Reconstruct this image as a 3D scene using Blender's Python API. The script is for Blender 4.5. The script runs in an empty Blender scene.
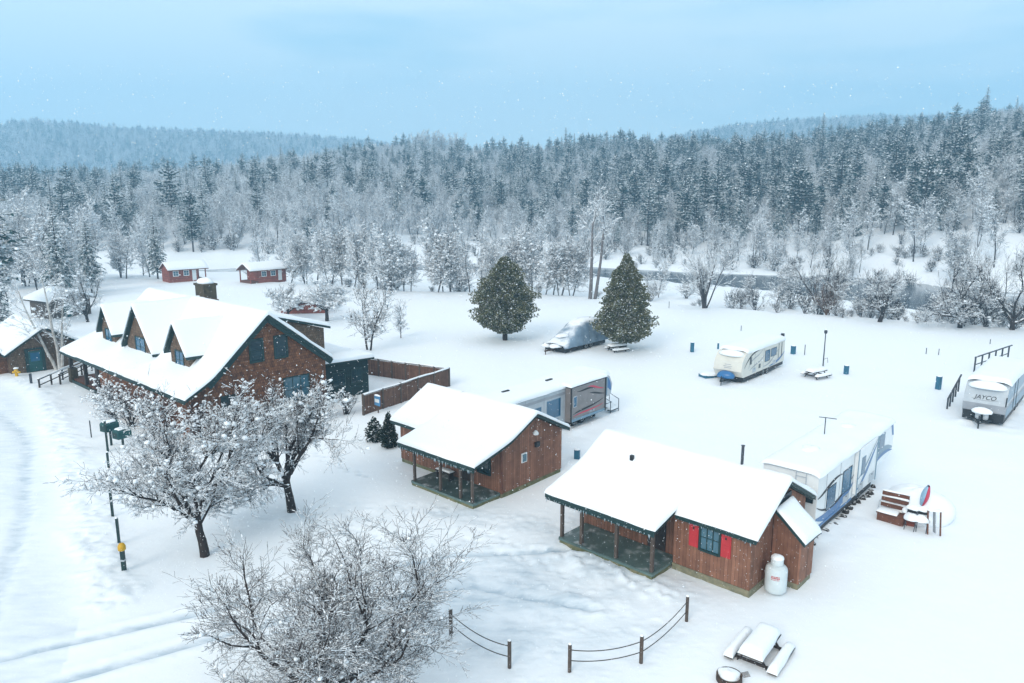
import bpy, math, random
import numpy as np
from mathutils import Vector, Matrix
R = math.radians
sc = bpy.context.scene
col = sc.collection
rng = random.Random(7)
nr = np.random.default_rng(11)

# ------------------------------------------------------------------ camera
CAM_H, PITCH, FPX = 15.0, 11.2, 740.0
cd = bpy.data.cameras.new('camera')
cam = bpy.data.objects.new('camera', cd)
col.objects.link(cam)
cam.location = (0, 0, CAM_H)
cam.rotation_euler = (R(90 - PITCH), 0, 0)
cd.sensor_width = 36.0
cd.lens = FPX / 1024 * 36.0
cd.clip_start = 0.1
cd.clip_end = 6000
sc.camera = cam


def at(px, py, z=0.0):
    """ground point (world metres) surveyed from the photograph"""
    p = R(PITCH)
    u = (px - 512) / FPX
    v = -(py - 341.5) / FPX
    d = (u, math.cos(p) + v * math.sin(p), -math.sin(p) + v * math.cos(p))
    t = (z - CAM_H) / d[2]
    return Vector((d[0] * t, d[1] * t, z))


# ------------------------------------------------------------------ numpy noise
def _h(ix, iy, seed):
    n = (ix.astype(np.int64) * 374761393 + iy.astype(np.int64) * 668265263 + seed * 974711) & 0x7fffffff
    n = ((n ^ (n >> 13)) * 1274126177) & 0x7fffffff
    return ((n ^ (n >> 16)) & 0xffff) / 65535.0


def vnoise(x, y, seed=0):
    x = np.asarray(x, float); y = np.asarray(y, float)
    ix = np.floor(x); iy = np.floor(y)
    fx = x - ix; fy = y - iy
    fx = fx * fx * (3 - 2 * fx); fy = fy * fy * (3 - 2 * fy)
    a = _h(ix, iy, seed); b = _h(ix + 1, iy, seed); c = _h(ix, iy + 1, seed); d = _h(ix + 1, iy + 1, seed)
    return (a * (1 - fx) + b * fx) * (1 - fy) + (c * (1 - fx) + d * fx) * fy * 1.0


def fbm(x, y, seed=0, o=3):
    s = 0.0; a = 0.5
    for k in range(o):
        s = s + a * (vnoise(x * 2 ** k, y * 2 ** k, seed + k * 17) - 0.5)
        a *= 0.5
    return s


def sstep(a, b, x):
    t = np.clip((np.asarray(x, float) - a) / (b - a), 0, 1)
    return t * t * (3 - 2 * t)


# ------------------------------------------------------------------ materials
MATS = {}


def nd(nt, t, **kw):
    n = nt.nodes.new(t)
    for k, v in kw.items():
        setattr(n, k, v)
    return n


def mat(name, c1, c2=None, nscale=4.0, rough=0.75, bump=0.0, bscale=20.0, pattern=None, psize=0.2, pdark=0.5,
        snow=None, snow_noise=6.0, spec=0.3, metal=0.0, emis=None, island=0.0):
    m = bpy.data.materials.new(name)
    m.use_nodes = True
    nt = m.node_tree
    L = nt.links.new
    bs = nt.nodes['Principled BSDF']
    bs.inputs['Roughness'].default_value = rough
    bs.inputs['Specular IOR Level'].default_value = spec
    bs.inputs['Metallic'].default_value = metal
    tc = nd(nt, 'ShaderNodeTexCoord')
    c = nd(nt, 'ShaderNodeMix', data_type='RGBA')
    c.inputs[6].default_value = (*c1, 1)
    c.inputs[7].default_value = (*(c2 or c1), 1)
    nz = nd(nt, 'ShaderNodeTexNoise')
    nz.inputs['Scale'].default_value = nscale
    nz.inputs['Detail'].default_value = 5
    L(tc.outputs['Object'], nz.inputs['Vector'])
    rp = nd(nt, 'ShaderNodeMapRange')
    rp.inputs[1].default_value = 0.32; rp.inputs[2].default_value = 0.68
    L(nz.outputs['Fac'], rp.inputs[0])
    L(rp.outputs[0], c.inputs[0])
    out = c.outputs[2]
    hsock = None
    if pattern:
        sx = nd(nt, 'ShaderNodeSeparateXYZ')
        L(tc.outputs['Object'], sx.inputs[0])
        ad = nd(nt, 'ShaderNodeMath', operation='ADD')
        L(sx.outputs[0], ad.inputs[0]); L(sx.outputs[1], ad.inputs[1])
        cb = nd(nt, 'ShaderNodeCombineXYZ')
        if pattern == 'vboard':
            L(sx.outputs[2], cb.inputs[0]); L(ad.outputs[0], cb.inputs[1])
        else:
            L(ad.outputs[0], cb.inputs[0]); L(sx.outputs[2], cb.inputs[1])
        br = nd(nt, 'ShaderNodeTexBrick')
        br.inputs['Scale'].default_value = 1.0
        br.inputs['Brick Width'].default_value = psize * (30 if pattern in ('vboard', 'hboard') else 0.9)
        br.inputs['Row Height'].default_value = psize
        br.inputs['Mortar Size'].default_value = psize * 0.06
        br.inputs['Color1'].default_value = (1, 1, 1, 1)
        br.inputs['Color2'].default_value = (0.62, 0.6, 0.58, 1)
        br.inputs['Mortar'].default_value = (pdark, pdark, pdark, 1)
        L(cb.outputs[0], br.inputs['Vector'])
        mu = nd(nt, 'ShaderNodeMix', data_type='RGBA', blend_type='MULTIPLY')
        mu.inputs[0].default_value = 1.0
        L(out, mu.inputs[6]); L(br.outputs['Color'], mu.inputs[7])
        out = mu.outputs[2]
        hsock = br.outputs['Fac']
    if island:
        ge = nd(nt, 'ShaderNodeNewGeometry')
        mr = nd(nt, 'ShaderNodeMapRange')
        mr.inputs[3].default_value = 1 - island; mr.inputs[4].default_value = 1 + island
        L(ge.outputs['Random Per Island'], mr.inputs[0])
        mu = nd(nt, 'ShaderNodeMix', data_type='RGBA', blend_type='MULTIPLY')
        mu.inputs[0].default_value = 1.0
        L(out, mu.inputs[6]); L(mr.outputs[0], mu.inputs[7])
        out = mu.outputs[2]
    if snow is not None:
        # snow lies on whatever faces up: lo..hi of the normal's z
        ge = nd(nt, 'ShaderNodeNewGeometry')
        sp = nd(nt, 'ShaderNodeSeparateXYZ')
        L(ge.outputs['Normal'], sp.inputs[0])
        n2 = nd(nt, 'ShaderNodeTexNoise')
        n2.inputs['Scale'].default_value = snow_noise
        n2.inputs['Detail'].default_value = 3
        L(tc.outputs['Object'], n2.inputs['Vector'])
        ma = nd(nt, 'ShaderNodeMath', operation='MULTIPLY_ADD')
        ma.inputs[1].default_value = snow[2]; ma.inputs[2].default_value = -snow[2] * 0.5
        L(n2.outputs['Fac'], ma.inputs[0])
        a2 = nd(nt, 'ShaderNodeMath', operation='ADD')
        L(sp.outputs[2], a2.inputs[0]); L(ma.outputs[0], a2.inputs[1])
        m2 = nd(nt, 'ShaderNodeMapRange')
        m2.interpolation_type = 'SMOOTHSTEP'
        m2.inputs[1].default_value = snow[0]; m2.inputs[2].default_value = snow[1]
        L(a2.outputs[0], m2.inputs[0])
        mx = nd(nt, 'ShaderNodeMix', data_type='RGBA')
        L(m2.outputs[0], mx.inputs[0]); L(out, mx.inputs[6])
        mx.inputs[7].default_value = (0.84, 0.875, 0.905, 1)
        out = mx.outputs[2]
    L(out, bs.inputs['Base Color'])
    if bump or hsock:
        bp = nd(nt, 'ShaderNodeBump')
        bp.inputs['Strength'].default_value = bump or 0.5
        bp.inputs['Distance'].default_value = 0.03
        n3 = nd(nt, 'ShaderNodeTexNoise')
        n3.inputs['Scale'].default_value = bscale
        n3.inputs['Detail'].default_value = 4
        L(tc.outputs['Object'], n3.inputs['Vector'])
        h = n3.outputs['Fac']
        if hsock:
            sb = nd(nt, 'ShaderNodeMath', operation='SUBTRACT')
            L(h, sb.inputs[0]); L(hsock, sb.inputs[1])
            h = sb.outputs[0]
        L(h, bp.inputs['Height'])
        L(bp.outputs[0], bs.inputs['Normal'])
    MATS[name] = m
    return m


def M(*names):
    return [MATS[n] for n in names]


SNOWC = (0.84, 0.875, 0.905)
mat('snow', SNOWC, (0.83, 0.86, 0.89), 0.6, rough=0.6, bump=0.35, bscale=5.0, spec=0.25)
mat('snow_clump', SNOWC, rough=0.65, bump=0.3, bscale=14.0, spec=0.25)
mat('brown_siding', (0.33, 0.158, 0.10), (0.235, 0.11, 0.072), 2.5, pattern='vboard', psize=0.15, pdark=0.45, bump=0.5, bscale=30)
mat('cedar_shingle', (0.31, 0.130, 0.060), (0.13, 0.056, 0.034), 3.0, pattern='shingle', psize=0.19, pdark=0.35, bump=0.6, bscale=25)
mat('grey_shingle', (0.22, 0.145, 0.095), (0.12, 0.080, 0.056), 3.5, pattern='shingle', psize=0.18, pdark=0.4, bump=0.6, bscale=25)
mat('red_siding', (0.33, 0.095, 0.062), (0.25, 0.07, 0.048), 2.0, pattern='hboard', psize=0.18, pdark=0.5, bump=0.4)
mat('green_trim', (0.014, 0.042, 0.042), (0.010, 0.032, 0.033), 5.0, rough=0.5, bump=0.1)
mat('dark_green_wall', (0.012, 0.040, 0.042), (0.009, 0.028, 0.032), 4.0, pattern='hboard', psize=0.2, pdark=0.5, bump=0.3)
mat('concrete', (0.26, 0.24, 0.16), (0.16, 0.16, 0.11), 5.0, rough=0.9, bump=0.5, bscale=30)
mat('mossy_concrete', (0.10, 0.12, 0.055), (0.22, 0.20, 0.12), 3.0, rough=0.9, bump=0.5, bscale=30)
mat('wet_deck', (0.130, 0.20, 0.19), (0.085, 0.135, 0.13), 1.5, rough=0.35, pattern='hboard', psize=0.14, pdark=0.5, bump=0.3, snow=(1.0, 1.5, 0.9), snow_noise=2.0)
mat('post_wood', (0.11, 0.085, 0.07), (0.075, 0.055, 0.045), 6.0, bump=0.4, bscale=40)
mat('dark_wood', (0.045, 0.035, 0.032), (0.028, 0.022, 0.021), 8.0, bump=0.4, bscale=40)
mat('brown_wood', (0.16, 0.065, 0.040), (0.10, 0.042, 0.028), 6.0, bump=0.4, bscale=40)
mat('fence_wood', (0.19, 0.10, 0.066), (0.13, 0.067, 0.046), 3.0, pattern='vboard', psize=0.14, pdark=0.45, bump=0.4)
mat('glass', (0.030, 0.095, 0.135), (0.05, 0.14, 0.19), 0.8, rough=0.06, spec=0.8)
mat('dark_glass', (0.012, 0.03, 0.04), (0.02, 0.05, 0.06), 1.0, rough=0.05, spec=0.8)
mat('blue_glass', (0.018, 0.09, 0.17), (0.025, 0.13, 0.23), 1.0, rough=0.08, spec=0.7)
mat('white_paint', (0.72, 0.75, 0.76), (0.66, 0.70, 0.72), 2.0, rough=0.35, spec=0.5)
mat('red_paint', (0.50, 0.035, 0.042), (0.42, 0.03, 0.038), 4.0, rough=0.5)
mat('tank_white', (0.62, 0.68, 0.70), (0.54, 0.61, 0.63), 3.0, rough=0.4, bump=0.05)
mat('brick', (0.13, 0.10, 0.06), (0.07, 0.06, 0.045), 3.0, pattern='shingle', psize=0.1, pdark=0.6, bump=0.5)
mat('rv_white', (0.78, 0.80, 0.80), (0.72, 0.75, 0.76), 1.5, rough=0.3, spec=0.5)
mat('rv_cream', (0.66, 0.645, 0.58), (0.60, 0.585, 0.53), 1.5, rough=0.35, spec=0.5)
mat('rv_grey', (0.30, 0.32, 0.35), (0.25, 0.27, 0.30), 1.5, rough=0.35, spec=0.5)
mat('rv_taupe', (0.22, 0.205, 0.205), (0.17, 0.16, 0.16), 1.5, rough=0.35, spec=0.5)
mat('rv_blue', (0.025, 0.15, 0.36), (0.02, 0.12, 0.30), 2.0, rough=0.3, spec=0.5)
mat('rv_steel', (0.16, 0.27, 0.36), (0.12, 0.22, 0.30), 1.5, rough=0.3, spec=0.5)
mat('rv_dark', (0.022, 0.027, 0.033), (0.015, 0.018, 0.022), 4.0, rough=0.5)
mat('rv_silver', (0.45, 0.49, 0.52), (0.38, 0.42, 0.46), 2.0, rough=0.3, spec=0.5)
mat('rubber', (0.02, 0.02, 0.021), (0.03, 0.03, 0.03), 8.0, rough=0.9)
mat('chassis', (0.025, 0.026, 0.028), (0.05, 0.04, 0.034), 3.0, rough=0.8, snow=(0.7, 1.0, 0.5), snow_noise=4)
mat('bark', (0.042, 0.030, 0.027), (0.024, 0.019, 0.018), 7.0, rough=0.95, bump=0.6, bscale=25, snow=(0.62, 0.92, 0.5), snow_noise=5)
mat('twig', (0.052, 0.040, 0.040), (0.036, 0.029, 0.030), 4.0, rough=0.95, snow=(0.60, 0.98, 0.7), snow_noise=3)
mat('forest_bark', (0.080, 0.070, 0.074), (0.050, 0.045, 0.048), 3.0, rough=0.95, snow=(0.62, 1.05, 0.8), snow_noise=1.5)
mat('forest_twig', (0.095, 0.085, 0.090), (0.060, 0.054, 0.058), 2.0, rough=0.95, snow=(-0.3, 0.25, 0.9), snow_noise=0.9)
mat('rust_twig', (0.14, 0.075, 0.045), (0.09, 0.05, 0.035), 2.0, rough=0.95, snow=(0.45, 0.95, 0.9), snow_noise=0.9)
mat('pale_bark', (0.17, 0.15, 0.15), (0.11, 0.10, 0.10), 3.0, rough=0.9, bump=0.3, snow=(0.5, 1.0, 0.8), snow_noise=2)
mat('birch_bark', (0.55, 0.54, 0.52), (0.30, 0.28, 0.26), 3.0, rough=0.8, bump=0.2)
mat('needle', (0.014, 0.062, 0.062), (0.008, 0.042, 0.044), 1.2, rough=0.8, snow=(0.66, 1.05, 1.0), snow_noise=0.9)
mat('cedar_leaf', (0.17, 0.165, 0.085), (0.075, 0.090, 0.048), 1.0, rough=0.85, snow=(0.66, 0.98, 0.8), snow_noise=3.0, island=0.35)
mat('shrub_leaf', (0.018, 0.036, 0.018), (0.012, 0.024, 0.015), 2.0, rough=0.85, snow=(0.85, 1.05, 0.5), snow_noise=6.0, island=0.3)
mat('yellow_paint', (0.62, 0.38, 0.02), (0.55, 0.30, 0.02), 5.0, rough=0.5)
mat('green_plastic', (0.014, 0.085, 0.085), (0.010, 0.065, 0.068), 5.0, rough=0.5)
mat('pedestal_blue', (0.03, 0.15, 0.24), (0.025, 0.11, 0.18), 5.0, rough=0.5)
mat('sign_blue', (0.10, 0.28, 0.50), (0.07, 0.22, 0.42), 5.0, rough=0.5)
mat('tarp', (0.22, 0.31, 0.40), (0.12, 0.19, 0.27), 1.2, rough=0.5, bump=0.5, bscale=3, snow=(0.55, 0.98, 1.0), snow_noise=0.9)
mat('pink_plastic', (0.55, 0.06, 0.11), (0.50, 0.05, 0.09), 3.0, rough=0.4)
mat('blue_plastic', (0.30, 0.48, 0.62), (0.26, 0.42, 0.56), 3.0, rough=0.4)
mat('metal_rail', (0.05, 0.06, 0.075), (0.035, 0.042, 0.055), 6.0, rough=0.5)
mat('rope', (0.07, 0.06, 0.055), (0.05, 0.045, 0.042), 30.0, rough=0.95)
mat('ice', (0.34, 0.43, 0.48), rough=0.15, spec=0.6)
mat('rust', (0.10, 0.06, 0.04), (0.04, 0.03, 0.028), 6.0, rough=0.9)


def vmix_material():
    """ground: fresh snow, packed/icy snow in the tracks, grey dirt in ruts (attribute 'packed')"""
    m = bpy.data.materials.new('ground_snow')
    m.use_nodes = True
    nt = m.node_tree; L = nt.links.new
    bs = nt.nodes['Principled BSDF']
    bs.inputs['Roughness'].default_value = 0.6
    bs.inputs['Specular IOR Level'].default_value = 0.25
    geo = nd(nt, 'ShaderNodeNewGeometry')
    n1 = nd(nt, 'ShaderNodeTexNoise'); n1.inputs['Scale'].default_value = 0.25; n1.inputs['Detail'].default_value = 6
    L(geo.outputs['Position'], n1.inputs['Vector'])
    c = nd(nt, 'ShaderNodeMix', data_type='RGBA')
    c.inputs[6].default_value = (*SNOWC, 1); c.inputs[7].default_value = (0.82, 0.855, 0.885, 1)
    L(n1.outputs['Fac'], c.inputs[0])
    a = nd(nt, 'ShaderNodeAttribute', attribute_name='packed')
    n2 = nd(nt, 'ShaderNodeTexNoise'); n2.inputs['Scale'].default_value = 2.2; n2.inputs['Detail'].default_value = 6
    mp = nd(nt, 'ShaderNodeMapping'); mp.inputs['Rotation'].default_value = (0, 0, R(20)); mp.inputs['Scale'].default_value = (0.35, 1.3, 1)
    L(geo.outputs['Position'], mp.inputs[0]); L(mp.outputs[0], n2.inputs['Vector'])
    r2 = nd(nt, 'ShaderNodeMapRange'); r2.inputs[1].default_value = 0.3; r2.inputs[2].default_value = 0.7; r2.inputs[3].default_value = 0.35
    L(n2.outputs['Fac'], r2.inputs[0])
    mm = nd(nt, 'ShaderNodeMath', operation='MULTIPLY'); mm.use_clamp = True
    L(a.outputs['Fac'], mm.inputs[0]); L(r2.outputs[0], mm.inputs[1])
    c2 = nd(nt, 'ShaderNodeMix', data_type='RGBA')
    L(mm.outputs[0], c2.inputs[0]); L(c.outputs[2], c2.inputs[6])
    c2.inputs[7].default_value = (0.33, 0.43, 0.51, 1)
    L(c2.outputs[2], bs.inputs['Base Color'])
    bp = nd(nt, 'ShaderNodeBump'); bp.inputs['Strength'].default_value = 0.35; bp.inputs['Distance'].default_value = 0.06
    n3 = nd(nt, 'ShaderNodeTexNoise'); n3.inputs['Scale'].default_value = 2.0; n3.inputs['Detail'].default_value = 7
    L(geo.outputs['Position'], n3.inputs['Vector'])
    ad = nd(nt, 'ShaderNodeMath', operation='MULTIPLY_ADD'); ad.inputs[1].default_value = 1.2
    L(a.outputs['Fac'], ad.inputs[0]); L(n3.outputs['Fac'], ad.inputs[1]); L(n3.outputs['Fac'], ad.inputs[2])
    mu = nd(nt, 'ShaderNodeMath', operation='MULTIPLY_ADD')
    L(a.outputs['Fac'], mu.inputs[0]); L(n3.outputs['Fac'], mu.inputs[1]); L(n3.outputs['Fac'], mu.inputs[2])
    L(mu.outputs[0], bp.inputs['Height']); L(bp.outputs[0], bs.inputs['Normal'])
    MATS['ground_snow'] = m


vmix_material()


def water_material():
    m = bpy.data.materials.new('river_water')
    m.use_nodes = True
    nt = m.node_tree; L = nt.links.new
    bs = nt.nodes['Principled BSDF']
    bs.inputs['Roughness'].default_value = 0.12
    geo = nd(nt, 'ShaderNodeNewGeometry')
    n1 = nd(nt, 'ShaderNodeTexNoise'); n1.inputs['Scale'].default_value = 0.12; n1.inputs['Detail'].default_value = 6
    mp = nd(nt, 'ShaderNodeMapping'); mp.inputs['Rotation'].default_value = (0, 0, R(35)); mp.inputs['Scale'].default_value = (0.5, 1.6, 1)
    L(geo.outputs['Position'], mp.inputs[0]); L(mp.outputs[0], n1.inputs['Vector'])
    cr = nd(nt, 'ShaderNodeValToRGB')
    cr.color_ramp.elements[0].position = 0.60; cr.color_ramp.elements[0].color = (0.012, 0.045, 0.075, 1)
    cr.color_ramp.elements[1].position = 0.70; cr.color_ramp.elements[1].color = (0.62, 0.70, 0.76, 1)
    L(n1.outputs['Fac'], cr.inputs[0]); L(cr.outputs[0], bs.inputs['Base Color'])
    bp = nd(nt, 'ShaderNodeBump'); bp.inputs['Strength'].default_value = 0.15; bp.inputs['Distance'].default_value = 0.1
    n3 = nd(nt, 'ShaderNodeTexNoise'); n3.inputs['Scale'].default_value = 1.5; n3.inputs['Detail'].default_value = 4
    L(geo.outputs['Position'], n3.inputs['Vector']); L(n3.outputs['Fac'], bp.inputs['Height']); L(bp.outputs[0], bs.inputs['Normal'])
    MATS['river_water'] = m


water_material()


# ------------------------------------------------------------------ mesh helpers
def mesh_np(name, V, F, mats, mi=None, smooth=False):
    """F: (n,k) int array of equal-sized polygons"""
    V = np.asarray(V, np.float32); F = np.asarray(F, np.int32)
    me = bpy.data.meshes.new(name)
    me.vertices.add(len(V)); me.vertices.foreach_set('co', V.ravel())
    k = F.shape[1]
    me.loops.add(F.size); me.loops.foreach_set('vertex_index', F.ravel())
    me.polygons.add(len(F))
    me.polygons.foreach_set('loop_start', np.arange(0, F.size, k, dtype=np.int32))
    me.polygons.foreach_set('loop_total', np.full(len(F), k, np.int32))
    for m in mats:
        me.materials.append(m)
    if mi is not None:
        me.polygons.foreach_set('material_index', np.asarray(mi, np.int32))
    if smooth:
        me.polygons.foreach_set('use_smooth', np.ones(len(F), bool))
    me.update(calc_edges=True)
    me.validate()
    return me


class MB:
    def __init__(s):
        s.v = []; s.f = []; s.m = []

    def add(s, vs, fs, mi=0):
        o = len(s.v)
        s.v += [tuple(v) for v in vs]
        for f in fs:
            s.f.append([i + o for i in f]); s.m.append(mi)
        return s

    def box(s, x0, x1, y0, y1, z0, z1, mi=0):
        vs = [(x, y, z) for z in (z0, z1) for y in (y0, y1) for x in (x0, x1)]
        return s.add(vs, [(0, 2, 3, 1), (4, 5, 7, 6), (0, 1, 5, 4), (2, 6, 7, 3), (0, 4, 6, 2), (1, 3, 7, 5)], mi)

    def beam(s, p, q, w, h, mi=0):
        p = Vector(p); q = Vector(q); d = (q - p).normalized()
        up = Vector((0, 0, 1)) if abs(d.z) < 0.95 else Vector((1, 0, 0))
        a = d.cross(up).normalized() * w / 2; b = a.cross(d).normalized() * h / 2
        vs = [p - a - b, p + a - b, p + a + b, p - a + b, q - a - b, q + a - b, q + a + b, q - a + b]
        return s.add(vs, [(0, 1, 2, 3), (7, 6, 5, 4), (0, 4, 5, 1), (1, 5, 6, 2), (2, 6, 7, 3), (3, 7, 4, 0)], mi)

    def tube(s, pts, rad, n=8, mi=0):
        pts = [Vector(p) for p in pts]
        if not hasattr(rad, '__len__'):
            rad = [rad] * len(pts)
        rings = []
        for i, p in enumerate(pts):
            d = (pts[min(i + 1, len(pts) - 1)] - pts[max(i - 1, 0)]).normalized()
            up = Vector((0, 0, 1)) if abs(d.z) < 0.9 else Vector((1, 0, 0))
            a = d.cross(up).normalized(); b = a.cross(d)
            rings.append([p + (a * math.cos(2 * math.pi * k / n) + b * math.sin(2 * math.pi * k / n)) * rad[i] for k in range(n)])
        vs = [v for r in rings for v in r]
        fs = [(i * n + k, i * n + (k + 1) % n, (i + 1) * n + (k + 1) % n, (i + 1) * n + k) for i in range(len(pts) - 1) for k in range(n)]
        fs += [tuple(range(n - 1, -1, -1)), tuple(range((len(pts) - 1) * n, len(pts) * n))]
        return s.add(vs, fs, mi)

    def prism(s, poly, axis, c0, c1, mi=0):
        """poly: 2-D outline; axis 'x': (y,z) extruded along x; 'y': (x,z) along y; 'z': (x,y) along z"""
        n = len(poly)
        def P(a, b, c):
            return {'x': (c, a, b), 'y': (a, c, b), 'z': (a, b, c)}[axis]
        vs = [P(a, b, c0) for a, b in poly] + [P(a, b, c1) for a, b in poly]
        fs = [tuple(range(n)), tuple(range(2 * n - 1, n - 1, -1))] + [((i + 1) % n, i, n + i, n + (i + 1) % n) for i in range(n)]
        return s.add(vs, fs, mi)

    def lathe(s, prof, n=20, mi=0, cx=0, cy=0):
        vs = []
        for r, z in prof:
            for k in range(n):
                a = 2 * math.pi * k / n
                vs.append((cx + r * math.cos(a), cy + r * math.sin(a), z))
        fs = [(i * n + k, i * n + (k + 1) % n, (i + 1) * n + (k + 1) % n, (i + 1) * n + k) for i in range(len(prof) - 1) for k in range(n)]
        fs += [tuple(range(n - 1, -1, -1)), tuple(range((len(prof) - 1) * n, len(prof) * n))]
        return s.add(vs, fs, mi)

    def blob(s, c, rx, ry, rz, mi=0, seed=0, rough=0.12, nu=14, nv=8, flat=-0.35):
        """lumpy rounded snow heap, flattened below"""
        r_ = random.Random(seed)
        ph = [r_.uniform(0, 6.28) for _ in range(6)]
        vs = []
        for j in range(nv + 1):
            t = math.pi * j / nv
            for i in range(nu):
                a = 2 * math.pi * i / nu
                k = 1 + rough * (math.sin(3 * a + ph[0]) * math.sin(2 * t + ph[1]) + 0.6 * math.sin(5 * a + ph[2]) * math.sin(3 * t + ph[3]))
                z = max(math.cos(t), flat)
                vs.append((c[0] + rx * k * math.sin(t) * math.cos(a), c[1] + ry * k * math.sin(t) * math.sin(a), c[2] + rz * k * z))
        fs = [(j * nu + i, (j + 1) * nu + i, (j + 1) * nu + (i + 1) % nu, j * nu + (i + 1) % nu) for j in range(nv) for i in range(nu)]
        return s.add(vs, fs, mi)

    def build(s, name, mats, parent=None, smooth=False, label=None):
        me = bpy.data.meshes.new(name)
        me.from_pydata(s.v, [], s.f)
        for m in mats:
            me.materials.append(MATS[m] if isinstance(m, str) else m)
        me.polygons.foreach_set('material_index', s.m)
        if smooth:
            me.polygons.foreach_set('use_smooth', [True] * len(s.f))
        me.validate(); me.update()
        bm = __import__('bmesh').new(); bm.from_mesh(me)
        __import__('bmesh').ops.recalc_face_normals(bm, faces=bm.faces)
        bm.to_mesh(me); bm.free()
        return link(name, me, parent, label)


def link(name, me, parent=None, label=None):
    o = bpy.data.objects.new(name, me)
    col.objects.link(o)
    if parent:
        o.parent = parent
    if label:
        o['label'] = label
    return o


def tag(o, label=None, cat=None, group=None, kind=None):
    if label: o['label'] = label
    if cat: o['category'] = cat
    if group: o['group'] = group
    if kind: o['kind'] = kind
    return o


def thing(name, label, cat, loc=(0, 0, 0), rz=0.0, group=None):
    o = bpy.data.objects.new(name, None)
    o.empty_display_size = 0.2
    col.objects.link(o)
    o.location = loc; o.rotation_euler = (0, 0, R(rz))
    return tag(o, label, cat, group)


def copy_thing(root, loc, rz=0.0, scale=None, label=None, group=None):
    c = root.copy(); col.objects.link(c)
    c.location = loc; c.rotation_euler = (0, 0, R(rz))
    if scale is not None:
        c.scale = scale if hasattr(scale, '__len__') else (scale,) * 3
    if label: c['label'] = label
    if group: c['group'] = group
    for ch in list(root.children):
        d = ch.copy(); col.objects.link(d); d.parent = c
        for g in list(ch.children):
            e = g.copy(); col.objects.link(e); e.parent = d
    return c


def snow_roof(mb, prof, a0, a1, t, seed, axis='x', rr=0.16, step=0.22, mi=0, round_ends=(1, 1), round_sides=(1, 1), rough=0.05):
    """thick snow lying on a roof profile [(across, z)...] running a0..a1 along the axis; rounded lips at the eaves and gables"""
    P = [Vector((p[0], p[1])) for p in prof]
    # soften kinks, then resample
    for _ in range(2):
        Q = [P[0]]
        for i in range(len(P) - 1):
            e_ = min(0.3, 0.3 / max(0.3, (P[i + 1] - P[i]).length))
            Q += [P[i].lerp(P[i + 1], e_), P[i + 1].lerp(P[i], e_)]
        Q.append(P[-1]); P = Q
    d = [0.0]
    for i in range(1, len(P)):
        d.append(d[-1] + (P[i] - P[i - 1]).length)
    S = d[-1]

    def samples(Ln, stepv, r0, r1):
        n = max(2, int(Ln / stepv)); base = [Ln * i / n for i in range(n + 1)]
        ex = [rr * k for k in (0.04, 0.13, 0.3, 0.6)]
        b = set(base)
        if r0: b |= set(ex)
        if r1: b |= set(Ln - e for e in ex)
        return sorted(x for x in b if 0 <= x <= Ln)
    ss = samples(S, step, *round_sides); aa = samples(a1 - a0, step * 1.3, *round_ends)

    def edge(x):
        x = min(1.0, max(0.0, x / rr)); return math.sqrt(max(0.0, 1 - (1 - x) ** 2))
    pts = []
    for x in ss:
        i = max(j for j in range(len(d)) if d[j] <= x + 1e-9)
        i = min(i, len(P) - 2)
        k = (x - d[i]) / max(1e-9, d[i + 1] - d[i])
        q_ = P[i].lerp(P[i + 1], k)
        q_.y = max(q_.y, float(np.interp(q_.x, [p[0] for p in prof], [p[1] for p in prof])))
        pts.append(q_)
    A, X = np.meshgrid(np.array(aa), np.array(ss), indexing='ij')
    nz = fbm(A * 0.7 + seed * 3.1, X * 0.7, seed, 3) * rough * 4 + fbm(A * 2.5, X * 2.5 + seed, seed + 5, 2) * rough
    na, ns = len(aa), len(ss)
    top = []; bot = []
    for i, a in enumerate(aa):
        for j, x in enumerate(ss):
            ea = min(edge(a) if round_ends[0] else 1, edge(a1 - a0 - a) if round_ends[1] else 1)
            es = min(edge(x) if round_sides[0] else 1, edge(S - x) if round_sides[1] else 1)
            T = t * ea * es * (1 + nz[i, j] / max(t, 0.05) * 0.9)
            # wavy lip
            wob = 0.05 * math.sin(a * 1.7 + seed) + 0.03 * math.sin(a * 4.1 + seed * 2)
            y = pts[j].x + (wob * (1 if j == ns - 1 else -1) if j in (0, ns - 1) else 0) * 0.6
            z = pts[j].y
            q = (a0 + a, y) if axis == 'x' else (y, a0 + a)
            top.append((q[0], q[1], z + 0.015 + T)); bot.append((q[0], q[1], z + 0.012))
    fs = []
    o = len(top)
    for i in range(na - 1):
        for j in range(ns - 1):
            a = i * ns + j
            f = (a, a + 1, a + ns + 1, a + ns)
            fs.append(f); fs.append(tuple(o + k for k in reversed(f)))
    mb.add(top + bot, fs, mi)


def roof_deck(mb, prof, a0, a1, th, axis='x', mi=0):
    """boarded roof of constant thickness under the snow"""
    low = [(p[0], p[1] - th) for p in prof]
    mb.prism(list(prof) + low[::-1], axis, a0, a1, mi)


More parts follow.
